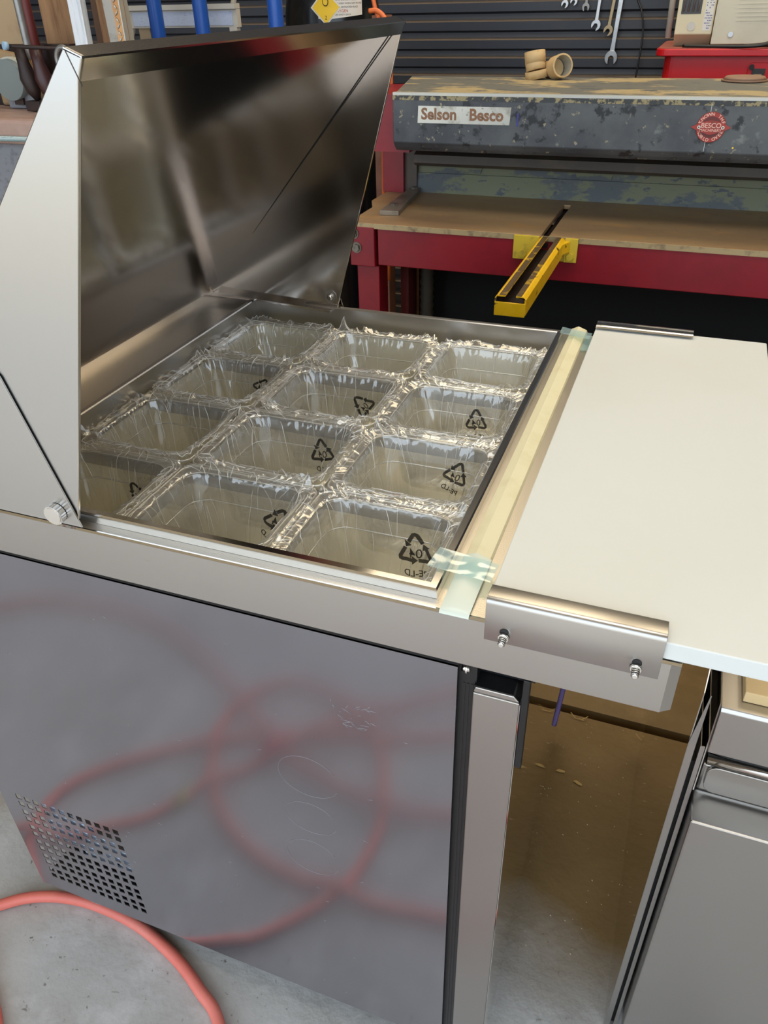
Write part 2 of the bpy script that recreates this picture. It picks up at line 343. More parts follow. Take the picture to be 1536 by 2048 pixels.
# side panel with punched vent grille
PX0, PX1, PZ0, PZ1, PY = -.894, -.130, .066, .874, .5175
gx0, gx1, gz0, gz1 = -.860, -.659, .108, .342
xs = [gx0 + i * (gx1 - gx0 - .0105) / 11 for i in range(12)]
zs = []; z = gz1 - .012
for i in range(6):
    zs.append(z); zs.append(z - .0185); z -= .0415
zs = [zz for zz in zs]; gz0 = min(zs) - .001
g = MB(); T = .0012
g.box(PX0, gx0, PY, PY + T, PZ0, PZ1); g.box(gx1, PX1, PY, PY + T, PZ0, PZ1)
g.box(gx0, gx1, PY, PY + T, PZ0, min(zs)); g.box(gx0, gx1, PY, PY + T, max(zs) + .012, PZ1)
zz_s = sorted(zs)
for i, zz in enumerate(zz_s):
    if i + 1 < len(zz_s): g.box(gx0, gx1, PY, PY + T, zz + .012, zz_s[i + 1])
    prev = gx0
    for x in xs:
        if x > prev + 1e-5: g.box(prev, x, PY, PY + T, zz, zz + .012)
        prev = x + .0105
    g.box(prev, gx1, PY, PY + T, zz, zz + .012)
g.box(PX0, PX1, PY, PY + .012, PZ1 - .0012, PZ1)          # folded top
SP = fp('side_panel', g, STEEL_PANEL, label='film covered side panel with a punched square-hole vent')
for (cx, cz, rx, rz) in ((-.309, .628, .040, .036), (-.312, .545, .036, .030), (-.316, .458, .038, .036)):
    g = MB(); g.tube([(cx + rx * math.cos(t * PI / 24), PY - .0003, cz + rz * math.sin(t * PI / 24)) for t in range(4, 46)], .00018, 4)
    part('scratched_ring', g, SCUFF, SP)
g = MB()
rr = random.Random(3)
for k in range(26):
    x = -.272 + rr.random() * .05; zz = .742 + rr.random() * .035; dx = (rr.random() - .3) * .02; dz = (rr.random() - .5) * .012
    g.tube([(x, PY - .0002, zz), (x + dx, PY - .0002, zz + dz)], .00022, 4)
for k in range(46):
    x = PX0 + .03 + rr.random() * .7; zz = .1 + rr.random() * .75; dx = (rr.random() - .5) * .014; dz = (rr.random() - .5) * .006
    g.tube([(x, PY - .0002, zz), (x + dx, PY - .0002, zz + dz)], .00018, 4)
part('scuff_marks', g, SCUFF, SP, kind='stuff')
# body carcass behind (open compressor compartment at the lower left rear)
g = MB()
g.box(-.60, PX1, PY + .004, PY + .006, PZ0, PZ1 - .01); g.box(PX0, PX1, BY1 - .01, BY1 - .004, PZ0, .878)
g.box(-.60, -.596, PY + .006, BY1 - .01, PZ0, .47); g.box(PX0, PX1, PY + .006, BY1 - .01, .466, .47)
g.box(PX0, PX0 + .003, PY + .006, BY1 - .01, .47, .878); g.box(PX0, -.60, .60, .604, PZ0, .47); g.box(PX0, -.60, PY + .006, .60, PZ0, PZ0 + .003)
g.box(PX1 - .004, PX1, PY + .006, BY1 - .01, PZ0, .878)
fp('carcass', g, BLACK)
g = MB(); g.cyl((-.76, .57, .20), (-.76, .595, .20), .05, 24); fp('fan_hub', g, BOLT)
g = MB(); v = []
for j in range(9):
    for i in range(12):
        u, w_ = i / 11, j / 8; x = -.812 + .152 * u; zz = .205 + .030 * (1 - u) + (.125 - .05 * u) * w_
        v.append((x, .5225 + .002 * noise.noise(Vector((x * 60, zz * 60, 1))), zz))
g.add(v, [(j * 12 + i, j * 12 + i + 1, j * 12 + i + 13, j * 12 + i + 12) for j in range(8) for i in range(11) if (i + j * 2) % 7 != 3]); fp('film_behind_vent', g, mat('pale_blue_film', srgb(206, 224, 244), .25), label='pale blue film showing through the vent holes')
for x in (-.84, -.2):
    for y in (.60, 1.16):
        g = MB(); g.cyl((x, y, .0), (x, y, .012), .024, 16); g.cyl((x, y, .012), (x, y, .07), .011, 12); fp('foot', g, STEEL_POL)
g = MB(); g.tube([(-.79, .522, .060), (-.76, .524, .058), (-.72, .528, .064)], .003, 8); fp('loose_film_edge', g, TAPE)
# body front frame, gaskets, doors
g = MB(); g.box(-.130, -.112, .524, BY1 - .01, .062, .880); g.box(-.118, -.058, .540, BY1 - .02, .853, .880)
fp('front_frame', g, BLACK)
for dy0, dy1 in ((.5185, .876), (.884, 1.236)):
    D = thing('door', None, None); D.parent = F; D.location = (-.09 - F.location.x, dy0 - F.location.y, .07)
    del_ = [k for k in ('label', 'category') if k in D.keys()]
    g = MB(); g.prism([(-.114, dy0), (-.114, dy1), (-.068, dy1), (-.068, dy0)], 'z', .070, .843)
    g.prism([(-.114, .843), (-.112, .850), (-.074, .850), (-.068, .843)], 'y', dy0 + .001, dy1 - .001)
    part('door_panel', g, STEEL, D, bev=.0012)
    g = MB(); g.box(-.0678, -.0670, dy0 + (-.0005 if dy0 < .8 else -.008), dy1 - .0005, .0705, .842); part('door_skin', g, MIRROR, D)
    g = MB(); g.box(-.1135, -.075, dy0 + .0015, dy1 - .001, .8505, .8515); part('top_cap', g, BLACK, D)
    g = MB()
    for k in range(3): g.box(-.1255 + k * .004, -.1230 + k * .004, dy0 + .005, dy1 - .005, .075, .848)
    part('gasket', g, RUBBER, D)
    g = MB(); g.prism([(dy0 + .002, .876), (dy0 + .002, .752), (dy0 + .008, .744), (dy0 + .070, .876)], 'x', -.066, -.0605); HD = part('handle', g, MIRROR, D, bev=.0006)
    g = MB(); g.prism([(dy0 - .0005, .876), (dy0 - .0005, .7515), (dy0 + .006, .743), (dy0 + .010, .752), (dy0 + .010, .876)], 'x', -.0665, -.0600); part('handle_cap', g, BLACK, HD, bev=.0008)
    part('handle', g, BLACK, D, bev=.001)
g = MB(); g.cyl((-.127, .524, .868), (-.119, .524, .868), .004, 10); g.cyl((-.123, .524, .868), (-.121, .524, .868), .006, 10); fp('hinge_screw', g, STEEL_POL)
g = MB(); g.tube([(-.034, .60, .885), (-.0345, .60, .80), (-.038, .598, .745), (-.0385, .598, .738)], .0028, 6); fp('plastic_tie', g, PURPLE, label='purple plastic tie hanging under the worktop')

# rail frame around the well
def ring(mb, x0, x1, y0, y1, z, w):
    pass
g = MB()
RT = .951
def rail_seg(p0, p1, inward):
    """one side: outer sloped face, narrow top, deep inner face"""
    p0 = Vector(p0); p1 = Vector(p1); iv = Vector(inward)
    d = (p1 - p0).normalized()
    prof = [(0, .9402), (.0004, RT - .0015), (.002, RT), (.009, RT), (.0105, RT - .0015), (.0105, .904), (.0095, .904), (.0095, .9402)]
    n = len(prof); v = []
    for P, s in ((p0, 1), (p1, -1)):
        for off, zz in prof: v.append((P.x + iv.x * off + d.x * off * s, P.y + iv.y * off + d.y * off * s, zz))
    mb = MB(); mb.add(v, [list(range(n))[::-1], list(range(n, 2 * n))] + [(i, (i + 1) % n, n + (i + 1) % n, n + i) for i in range(n)])
    return mb
c4 = [(WX0, WY0, 0), (WX1, WY0, 0), (WX1, WY1, 0), (WX0, WY1, 0)]
inw = [(0, 1, 0), (-1, 0, 0), (0, -1, 0), (1, 0, 0)]
for i in range(4):
    fp('rail', rail_seg(c4[i], c4[(i + 1) % 4], inw[i]), STEEL_POL if i in (0, 1) else STEEL)
IX0, IX1, IY0, IY1 = WX0 + .0105, WX1 - .0105, WY0 + .0105, WY1 - .0105
g = MB(); zb = .775
g.box(IX0 - .001, IX0, IY0, IY1, zb, .905); g.box(IX1, IX1 + .001, IY0, IY1, zb, .905)
g.box(IX0, IX1, IY0 - .001, IY0, zb, .905); g.box(IX0, IX1, IY1, IY1 + .001, zb, .905); g.box(IX0, IX1, IY0, IY1, zb - .001, zb)
fp('well', g, STEEL_IN)
xc = [IX0 + .002, -.541, -.352, IX1 - .002]; yc = [IY0 + .002, .702, .866, 1.029, 1.193]
for y in yc[1:-1]:
    g = MB(); g.box(IX0, IX1, y - .007, y + .007, .897, .9125); fp('pan_divider_bar', g, STEEL)
for x in xc[1:-1]:
    g = MB(); g.box(x - .006, x + .006, IY0 + .001, IY1 - .001, .897, .9125); fp('pan_divider_bar', g, STEEL)
# fixed hood behind the lid
for y0, y1 in ((.5172, .5192), (1.2385, 1.2405)):
    g = MB(); g.prism([(-.550, .9415), (-.599, 1.109), (-.640, 1.165), (-.86, 1.02), (-.905, .9415)], 'y', y0, y1)
    fp('hood_side', g, STEEL_LIDOUT if y0 < 1 else STEEL_LID, bev=.0005)
g = MB(); g.prism([(-.860, .9415), (-.852, 1.02), (-.854, 1.022), (-.863, .9415)], 'y', .521, 1.237); fp('hood_back', g, STEEL_LID)
# the lid
A = Vector((-.440, 1.384)); B = Vector((-.425, 1.378)); Lp = Vector((-.433, 1.362)); Cc = Vector((-.556, .948)); D0 = Vector((-.60, .946)); E0 = Vector((-.822, .955))
LID = thing('lid', None, None); LID.parent = F; LID.location = (-.57 - F.location.x, .88 - F.location.y, .954)
def lp(name, mb, mt, **k): return part(name, mb, mt, LID, **k)
LY0, LY1 = .5205, 1.2285
side = [tuple(A), tuple(B), tuple(Lp), tuple(Cc), (-.563, .944), tuple(D0), tuple(E0)]
g = MB(); g.prism(side, 'y', LY0, LY0 + .0045); lp('lid_side', g, STEEL_LIDOUT, bev=.001)
g = MB(); g.prism(side, 'y', LY1 - .0045, LY1); lp('lid_side', g, STEEL_LID, bev=.0006)
g = MB(); g.prism([tuple(A), tuple(A + Vector((.0015, -.0015))), (E0.x + .0015, E0.y - .0005), tuple(E0)], 'y', LY0 + .001, LY1 - .001); lp('lid_shell', g, STEEL_LIDOUT)
g = MB(); g.prism([(A.x, A.y), (B.x, B.y), (B.x - .0005, B.y - .0015), (A.x, A.y - .002)], 'y', LY0, LY1); lp('lid_top_edge', g, STEEL_LID)
g = MB(); g.prism([(B.x, B.y), (Lp.x, Lp.y), (Lp.x - .0015, Lp.y + .0005), (B.x - .0015, B.y - .001)], 'y', LY0 + .001, LY1 - .0012); lp('lid_front_lip', g, STEEL_LID)
g = MB(); g.prism([(Lp.x, Lp.y), (Lp.x - .012, Lp.y + .003), (-.808, .958), (-.812, .962), (Lp.x - .014, Lp.y + .006), (Lp.x, Lp.y + .002)], 'y', LY0 + .0045, LY1 - .0045); lp('lid_liner', g, STEEL_LID)
g = MB(); g.prism([(-.563, .9445), (-.60, .9465), (-.80, .957), (-.80, .960), (-.60, .950), (-.563, .948)], 'y', LY1 - .022, LY1 - .0045); lp('lid_hinge_flange', g, STEEL_LID)
g = MB(); ya = LY1 - .0058
g.add([(Lp.x - .012, ya, Lp.y - .0005), (Lp.x - .0136, ya, Lp.y - .0005), (-.812, ya, .9575), (-.8096, ya, .9575), (Lp.x - .012, ya + .001, Lp.y - .0005), (Lp.x - .0136, ya + .001, Lp.y - .0005), (-.812, ya + .001, .9575), (-.8096, ya + .001, .9575)], [(0, 1, 2, 3), (4, 5, 6, 7), (0, 3, 7, 4), (0, 1, 5, 4)])
lp('lid_seam', g, BLACK)
g = MB(); g.tube([(-.4385, LY0 - .0001, 1.3815), (-.4300, LY0 - .0001, 1.359)], .0004, 5); lp('corner_seam', g, DARKBR)
# pivot knob (knurled) near side, bolt far side
g = MB(); kc = (-.577, .9565); n = 48
for (ya, yb, ra) in ((.5165, .5085, .0112),):
    v = []
    for yy in (ya, yb):
        for k in range(n):
            r_ = ra + (.0004 if k % 2 else -.0002); v.append((kc[0] + r_ * math.cos(2 * PI * k / n), yy, kc[1] + r_ * math.sin(2 * PI * k / n)))
    g.add(v, [list(range(n)), list(range(n, 2 * n))[::-1]] + [(k, (k + 1) % n, n + (k + 1) % n, n + k) for k in range(n)])
g.cyl((kc[0], .5086, kc[1]), (kc[0], .5078, kc[1]), .0098, 32)
lp('pivot_knob', g, STEEL_POL)
g = MB(); kx, kz = -.568, .968
g.cyl((kx, 1.2235, kz), (kx, 1.2225, kz), .0115, 24); lp('pivot_washer', g, STEEL)
g = MB(); g.tube([(kx, 1.2225, kz), (kx, 1.2190, kz), (kx, 1.2165, kz)], [.0055, .0055, .003], 16); lp('pivot_bolt', g, STEEL_POL)

# cutting board clips + screws (parts of the fridge)
def clip(y, s, x0, x1):
    top, R_ = .968, .006
    prof = [(y, .920), (y, top - R_)] + [(y + s * (R_ - R_ * math.cos(a)), top - R_ + R_ * math.sin(a)) for a in (PI / 8, PI / 4, 3 * PI / 8, PI / 2)] + [(y + s * .022, top - .001), (y + s * .0245, top - .004)]
    inn = [(p[0] + s * .0014, p[1] - .0008) for p in prof][::-1]
    inn[-1] = (y + s * .0014, .920)
    g = MB(); g.prism(prof + inn, 'x', x0, x1)
    for i in range(len(g.smooth)): g.smooth[i] = i > 1
    return g
CL = fp('board_clip', clip(.5140, 1, -.106, .046), STEEL, bev=.0004)
for sx in (-.088, .027):
    g = MB(); g.tube([(sx, .5138, .928), (sx, .511, .928), (sx, .5105, .928)], [.0052, .0052, .0045], 16)
    for k in range(3): g.tube([(sx, .5105 - k * .0022, .928), (sx, .5092 - k * .0022, .928)], .0038, 14)
    g.tube([(sx, .504, .928), (sx, .502, .928)], [.0036, .002], 14)
    part('screw', g, STEEL_POL, CL)
    g = MB(); g.tube([(sx, .51385, .9335), (sx, .5136, .9335)], .0042, 14); part('screw_hole', g, BLACK, CL)
fp('board_clip', clip(1.2445, -1, -.106, .040), STEEL_POL, bev=.0004)

# ------------------------------------------------------------ cutting board, strip, tapes
g = MB(); g.prism(rrect(-.1065, .1455, .5175, 1.2385, .003, 3), 'z', .9415, .9600)
obj('cutting_board', g, BOARD, None, 'large white plastic cutting board clamped under steel clips beside the pan well', 'cutting board', bev=.0012)
g = MB()
strip = lambda y0, y1, z_: g.prism([(-.1485, z_), (-.1475, z_ + .003), (-.137, z_ + .0085), (-.123, z_ + .0035), (-.1215, z_), ], 'y', y0, y1)
strip(.555, 1.256, .9405)
S = thing('foam_strip', 'long cream edging strip taped on the steel between pan well and board', 'strip', loc=(-.135, .88, .94))
part('strip_body', g, CREAM_STRIP, S)
g = MB(); pts = [(y, .9492 - .0007) for y in (.556, .545, .530)] + [(.517, .9455)]
v = []; 
for (y, zz) in [(.60, .9495), (.556, .9493), (.535, .9480), (.520, .9450), (.5150, .9420), (.5135, .9395)]:
    ed = .005 if zz > .947 else max(0, zz - .9425)
    for x, dz in ((-.149, -ed), (-.137, 0), (-.121, -ed)): v.append((x, y, zz + dz))
g.add(v, [(i * 3 + k, i * 3 + k + 1, i * 3 + k + 4, i * 3 + k + 3) for i in range(5) for k in range(2)], True)
part('strip_end', g, FOAMLIGHT, S, label='pale bluish strip end folded over the worktop edge')
def tape(name, quad, label, mt=TAPE, nx=14, ny=5, seed=0):
    a, b, c, d = [Vector(q) for q in quad]; v = []
    for j in range(ny + 1):
        for i in range(nx + 1):
            u, w_ = i / nx, j / ny
            p = a.lerp(b, u).lerp(d.lerp(c, u), w_); hz = noise.noise(Vector((p.x * 120, p.y * 120, seed))) * .0006
            v.append((p.x, p.y, p.z + hz))
    g = MB(); g.add(v, [(j * (nx + 1) + i, j * (nx + 1) + i + 1, (j + 1) * (nx + 1) + i + 1, (j + 1) * (nx + 1) + i) for j in range(ny) for i in range(nx)], True)
    return obj(name, g, mt, None, label, 'tape')
tape('adhesive_tape', [(-.176, .560, .9535), (-.112, .556, .9525), (-.110, .585, .9525), (-.172, .592, .9540)], 'clear pale blue tape over the near end of the cream strip', seed=3)
tape('adhesive_tape', [(-.160, 1.205, .9535), (-.112, 1.195, .9525), (-.110, 1.222, .9520), (-.160, 1.234, .9535)], 'clear blue tape over the far end of the cream strip', seed=9)
tape('adhesive_tape', [(-.121, 1.17, .9425), (-.1085, 1.17, .9425), (-.1085, 1.236, .9425), (-.121, 1.236, .9425)], 'small blue tape scrap on steel between strip and board', seed=5, nx=4)

# ------------------------------------------------------------ recycling print
def chasing_arrows(r, w):
    g = MB()
    for k in range(3):
        rot = Matrix.Rotation(-k * 2 * PI / 3, 4, 'Y')
        # path along one corner of a rounded triangle (x,z) : apex on top
        tri = [Vector((r * math.sin(a), 0, r * math.cos(a))) for a in (0, 2 * PI / 3, -2 * PI / 3)]
        p_l = tri[0].lerp(tri[2], .42); p_r = tri[0].lerp(tri[1], .40)
        path = [p_l, tri[0].lerp(tri[2], .22), tri[0].lerp(tri[2], .13) * 1.0, tri[0] * .86, tri[0].lerp(tri[1], .13), tri[0].lerp(tri[1], .22), p_r]
        v = []
        for i, p in enumerate(path):
            t = (path[min(i + 1, len(path) - 1)] - path[max(0, i - 1)]).normalized(); nn = Vector((-t.z, 0, t.x)) * w * .5
            v += [p + nn, p - nn]
        f = [(2 * i, 2 * i + 1, 2 * i + 3, 2 * i + 2) for i in range(len(path) - 1)]
        t = (path[-1] - path[-2]).normalized(); nn = Vector((-t.z, 0, t.x)); o = len(v)
        v += [p_r + nn * w * 1.15, p_r - nn * w * 1.15, p_r + t * w * 1.5]; f.append((o, o + 1, o + 2))
        g.add([rot @ q for q in v], f)
    return g
def print_mb(with_text=True):
    g = chasing_arrows(.024, .0047)
    t = xf(text_mb('04', .0165, 0, .0001), FRONT @ Matrix.Translation((0, -.004, 0))); g.add(t.v, t.f)
    if with_text:
        t = xf(text_mb('PE-LD', .0115, 0, .0002), FRONT @ Matrix.Translation((0, -.029, 0))); g.add(t.v, t.f)
    g.v = [(-x, y, z) for x, y, z in g.v]     # printed on the outside: reads mirrored from inside
    return g
PRINT = print_mb(); PRINT_NT = print_mb(False)

# ------------------------------------------------------------ pans and bag liners
COLS = ['the column under the open lid', 'the middle column', 'the column beside the cream strip']
ROWS = ['nearest', 'second', 'third', 'farthest']
RIM = .921; DEPTH = .105
def ringpts(w, h, r, z, n=7): return [(x, y, z) for x, y in rrect(-w / 2, w / 2, -h / 2, h / 2, r, n)]
def pan_mesh(w, h):
    g = MB(); R = [ (w, h, .014, RIM - .007), (w, h, .014, RIM - .001), (w - .003, h - .003, .013, RIM), (w - .020, h - .020, .026, RIM), (w - .026, h - .026, .028, RIM - .003),
        (w - .029, h - .029, .028, RIM - .034), (w - .036, h - .036, .027, RIM - .038), (w - .046, h - .046, .026, RIM - DEPTH + .008), (w - .058, h - .058, .022, RIM - DEPTH)]
    v = []; m_ = None
    for r in R:
        p = ringpts(*r); m_ = len(p); v += p
    f = []
    for i in range(len(R) - 1):
        for k in range(m_): f.append((i * m_ + k, i * m_ + (k + 1) % m_, (i + 1) * m_ + (k + 1) % m_, (i + 1) * m_ + k))
    f.append([(len(R) - 1) * m_ + k for k in range(m_)])
    g.add(v, f, True); return g
def bag_mesh(w, h, seed):
    g = MB(); NA = 264
    base = rrect(-.5, .5, -.5, .5, .18, 1)
    # (inset from pan outer size, z, wrinkle amplitude)
    prof = [(.070, -.100, .001), (.066, -.085, .002), (.060, -.068, .0028), (.052, -.050, .003), (.045, -.038, .002), (.042, -.030, .0016), (.038, -.018, .0018), (.034, -.008, .0014), (.030, -.002, .001),
               (.026, .0022, .0009), (.020, .0030, .0010), (.013, .0034, .0012), (.006, .0038, .0014), (.001, .0040, .0022), (-.003, .0030, .003), (-.006, .0015, .004)]
    v = []
    def at(ang, W, H, r):
        # rounded rect radius by sampling superellipse
        c_, s_ = math.cos(ang), math.sin(ang); e = 7.0
        k = (abs(c_ / (W / 2)) ** e + abs(s_ / (H / 2)) ** e) ** (-1 / e)
        return Vector((c_ * k, s_ * k, 0))
    for j, (ins, z, amp) in enumerate(prof):
        for k in range(NA):
            a = 2 * PI * k / NA
            p = at(a, w - ins, h - ins, 0); q = at(a, 1, 1, 0)
            cz = abs(math.sin(2 * a)) ** 4                       # corners gather more folds
            def rg(v_): return (1 - abs(noise.noise(v_)) * 2.6)
            fold = rg(Vector((math.cos(a) * 8, math.sin(a) * 8, seed * 7.3 + z * 9))) + .55 * rg(Vector((math.cos(a) * 21, math.sin(a) * 21, seed * 3.1 + z * 22))) - .7
            fold2 = rg(Vector((p.x * 150, p.y * 150, seed + j * .8))) - .4
            d = fold * amp * (1 + 1.8 * cz) + fold2 * amp * .7
            n_ = q.normalized()
            if j >= 9:
                calm = .22 + 1.0 * max(0, noise.noise(Vector((math.cos(a) * 3.1, math.sin(a) * 3.1, seed * 1.7))) + .15) + .7 * cz; d *= calm
                zz = RIM + z + abs(d) * 1.3 + (.004 * max(0, noise.noise(Vector((math.cos(a) * 5, math.sin(a) * 5, seed * 2.2 + 9)))) * (j - 8) / 3)
                out = n_ * (noise.noise(Vector((math.cos(a) * 7, math.sin(a) * 7, seed + 40))) * .004 * max(0, j - 12) / 3)
                p = p + out
            else:
                zz = RIM + z; p = p - n_ * max(-.001, d)
            v.append((p.x, p.y, zz))
    f = []
    nr = len(prof)
    for i in range(nr - 1):
        for k in range(NA): f.append((i * NA + k, i * NA + (k + 1) % NA, (i + 1) * NA + (k + 1) % NA, (i + 1) * NA + k))
    o = len(v); v.append((0, 0, RIM - .1005))
    for k in range(NA): f.append((k, (k + 1) % NA, o))
    g.add(v, f, True); return g
sym = {  # (col,row): dx, dz, rot, scale, with text
    (2, 0): (.038, -.036, .08, 1.0, 1), (1, 0): (.050, -.035, -.5, .9, 1), (0, 0): (.03, -.035, .6, .7, 0),
    (2, 1): (.038, -.030, -.35, .8, 1), (1, 1): (.034, -.030, .15, .85, 1), (0, 1): (.055, -.038, -.9, .8, 0),
    (2, 2): (.022, -.034, .1, .8, 1), (1, 2): (.030, -.036, .9, .85, 0), (0, 2): (.035, -.030, -.6, .7, 0)}
pan_data = None
for r in range(4):
    for c in range(3):
        w = xc[c + 1] - xc[c] - .004; h = yc[r + 1] - yc[r] - .004
        cx = (xc[c] + xc[c + 1]) / 2; cy = (yc[r] + yc[r + 1]) / 2
        where = 'in ' + COLS[c] + ', ' + ROWS[r] + ' row'
        g = pan_mesh(w, h)
        p = obj('food_pan', g, PC, None, 'clear plastic food pan ' + where, 'pan', 'clear pans in the fridge well', loc=(cx, cy, 0))
        bd = MB()
        for (ww, rr_, zz, tr_) in ((0, .014, RIM - .0005, .0011), (.021, .026, RIM, .0009), (.031, .028, RIM - .036, .0010)):
            q = ringpts(w - ww, h - ww, rr_, zz, 7); bd.tube(q + [q[0]], tr_, 6, caps=False)
        obj('rim_bead', bd, EDGE, p)
        g = bag_mesh(w, h, r * 3 + c + 1)
        b = obj('bag_liner', g, BAG, None, 'crinkled clear bag lining the pan ' + where, 'bag', 'bag liners folded over the pans', loc=(cx, cy, 0), recalc=False)
        rc = random.Random(100 + r * 3 + c); cr = MB(); nj = 16; NA_ = 264
        for q in range(95):
            k0 = rc.randrange(NA_)
            if rc.random() < .45: k0 = (rc.choice((33, 99, 165, 231)) + int(rc.gauss(0, 9))) % NA_
            j0 = rc.choice((1, 2, 4, 6, 8, 9, 10, 11)); j1 = min(nj - 1, j0 + rc.randint(2, 7)); dk = rc.gauss(0, 1.1); P_ = []
            for j in range(j0, j1 + 1):
                kk = (k0 + (j - j0) * dk) % NA_; ka = int(kk); kb = (ka + 1) % NA_; fr = kk - ka
                P_.append(Vector(g.v[j * NA_ + ka]).lerp(Vector(g.v[j * NA_ + kb]), fr) + Vector((0, 0, .0003)))
            if len(P_) > 2:
                rad = rc.uniform(.00012, .00042); cr.tube(P_, [rad * (.3 if t in (0, len(P_) - 1) else 1) for t in range(len(P_))], 4)
        for q in range(16):
            k0 = rc.randrange(NA_); j = rc.choice((9, 11, 12, 13, 14)); n_s = rc.randint(8, 30); rad = rc.uniform(.00015, .0004)
            cr.tube([Vector(g.v[j * NA_ + (k0 + t) % NA_]) + Vector((0, 0, .0004)) for t in range(n_s)], rad, 4)
        obj('crease_glints', cr, CREASE_GLINT, b, kind='stuff')  # white tubes along the folds stand in for their highlights
        if (c, r) in sym:
            dx, dz, ro, sc, tx = sym[(c, r)]
            src = PRINT if tx else PRINT_NT
            M = Matrix.Translation((dx, h / 2 - .0285, RIM + dz)) @ Matrix.Rotation(-ro, 4, 'Y') @ Matrix.Scale(sc, 4)
            g = MB(); g.add([tuple(M @ Vector(q)) for q in src.v], src.f)
            g.v = [(x, y + (z - RIM) * .17 + .0012 * math.sin(x * 300), z) for x, y, z in g.v]
            obj('recycling_print', g, INKP, b, label='black mirrored recycling triangle print')

# ------------------------------------------------------------ hoses on the floor
h1 = [(-.10, -.20), (-.305, -.094), (-.454, -.041), (-.618, .009), (-.784, .083), (-.911, .172), (-1.004, .261), (-1.043, .342), (-1.022, .430), (-.976, .474), (-.933, .505), (-.873, .527), (-.799, .536), (-.705, .530), (-.613, .505), (-.543, .473), (-.484, .437), (-.388, .316), (-.363, .197), (-.383, .094), (-.441, -.023), (-.545, -.111), (-.687, -.133), (-.770, -.082), (-.805, .013), (-.778, .125), (-.713, .224), (-.617, .288), (-.513, .318), (-.386, .320), (-.269, .314), (-.10, .27), (.10, .12), (.4, -.2)]
def lift(pts, base=.011, cross=()):
    out = []
    for x, y in pts:
        z = base
        for cx, cy in cross: z += .019 * math.exp(-((x - cx) ** 2 + (y - cy) ** 2) / .004)
        out.append((x, y, z))
    return out
HS = thing('air_hose', 'pink red rubber hose looping over the concrete in front of the fridge', 'hose', loc=(-.9, .5, 0))
pts = catmull([(x, y, .011) for x, y in h1], 8)
seg = [(p.x, p.y, p.z) for p in pts]
lifted = []
for i, p in enumerate(seg):
    z = .011
    for j, q in enumerate(seg):
        if j < i - 24:
            d2 = (p[0] - q[0]) ** 2 + (p[1] - q[1]) ** 2
            if d2 < .0022: z = max(z, .011 + .020 * math.exp(-d2 / .0012))
    lifted.append((p[0], p[1], z))
g = MB(); g.tube(lifted, .0105, 12); part('hose_length', g, HOSE, HS)
h2 = [(-1.9, .05), (-1.61, -.12), (-1.491, -.184), (-1.259, -.213), (-1.077, -.181), (-.909, -.105), (-.8, -.038), (-.683, .032), (-.582, .084), (-.382, .119), (-.248, .096), (0, .0), (.3, -.3)]
h3 = [(-1.2, .46), (-.956, .4), (-.901, .36), (-.828, .309), (-.756, .214), (-.661, .098), (-.642, .062), (-.527, -.069), (-.342, -.216), (-.1, -.4)]
for k, (hh, lab) in enumerate(((h2, 'red hose arcing across the bare floor before the fridge'), (h3, 'red hose with a bright coupling lying across the floor before the fridge'))):
    H = thing('air_hose', lab, 'hose', loc=(hh[3][0], hh[3][1], 0)); pp = []
    for p in catmull([(x, y, .010) for x, y in hh], 8):
        z = .010
        for q in lifted:
            d2 = (p.x - q[0]) ** 2 + (p.y - q[1]) ** 2
            if d2 < .003: z = max(z, q[2] - .001 + .021 * math.exp(-d2 / .0012) - .0)
        pp.append((p.x, p.y, z + k * .0 ))
    g = MB(); g.tube(pp, .0095, 12); part('hose_length', g, HOSE, H)
    if k:
        g = MB(); g.cyl((-.665, .104, .04), (-.632, .052, .04), .016, 14); part('coupling', g, REDB, H)
        g = MB(); g.cyl((-.79, .262, .014), (-.772, .236, .014), .0125, 14); part('hose_tag', g, YELP, H)

# ------------------------------------------------------------ right-hand equipment
E = thing('drawer_cabinet', 'low stainless cabinet with stepped front at the right of the fridge', 'cabinet', loc=(.45, .8, 0))
g = MB(); g.box(.128, .62, .627, 1.25, .06, .605); part('lower_body', g, STEEL, E, bev=.002)
g = MB(); g.box(.131, .62, .674, 1.25, .6055, .6550); part('drawer_front', g, STEEL, E, bev=.004)
g = MB(); g.prism(rrect(.137, .70, .612, .6560, .012, 4), 'y', .669, .6735); part('drawer_face', g, STEEL, E, bev=.0008)
g = MB(); g.box(.132, .62, .690, 1.25, .6550, .698); part('finger_recess', g, BLACK, E)
g = MB(); g.tube([(.133, .674, .664), (.62, .674, .664)], .0075, 14); part('pull_bar', g, STEEL_POL, E)
part('side_skin', MB().box(.1262, .1275, .660, 1.25, .62, .768), MIRROR, E)
g = MB(); g.prism([(.650, .700), (.650, .766), (.653, .770), (1.25, .770), (1.25, .700), (.668, .7), (.668, .698), (.652, .698)], 'x', .127, .62); part('top_drawer_front', g, STEEL, E, bev=.001)
for x in (.16, .58):
    for y in (.68, 1.2):
        g = MB(); g.cyl((x, y, 0), (x, y, .06), .02, 14); part('foot', g, BLACK, E)
g = MB(); g.box(.1065, .1145, .6560, .6572, 0, .70); g.add([(.1065, .656, .70), (.1145, .656, .70), (.1145, .650, .785), (.1135, .650, .785)], [(0, 1, 2, 3)])
g.box(.1215, .1225, .6572, 1.2, 0, .69); g.box(.1195, .1245, .6560, .6571, 0, .70)
o_sheet = obj('steel_sheet', g, STEEL, None, 'thin steel sheet standing on edge against the low cabinet', 'sheet metal')
g = MB(); g.box(.148, .60, .668, .98, .7705, .785); g.box(.20, .60, .69, .98, .7855, .790)
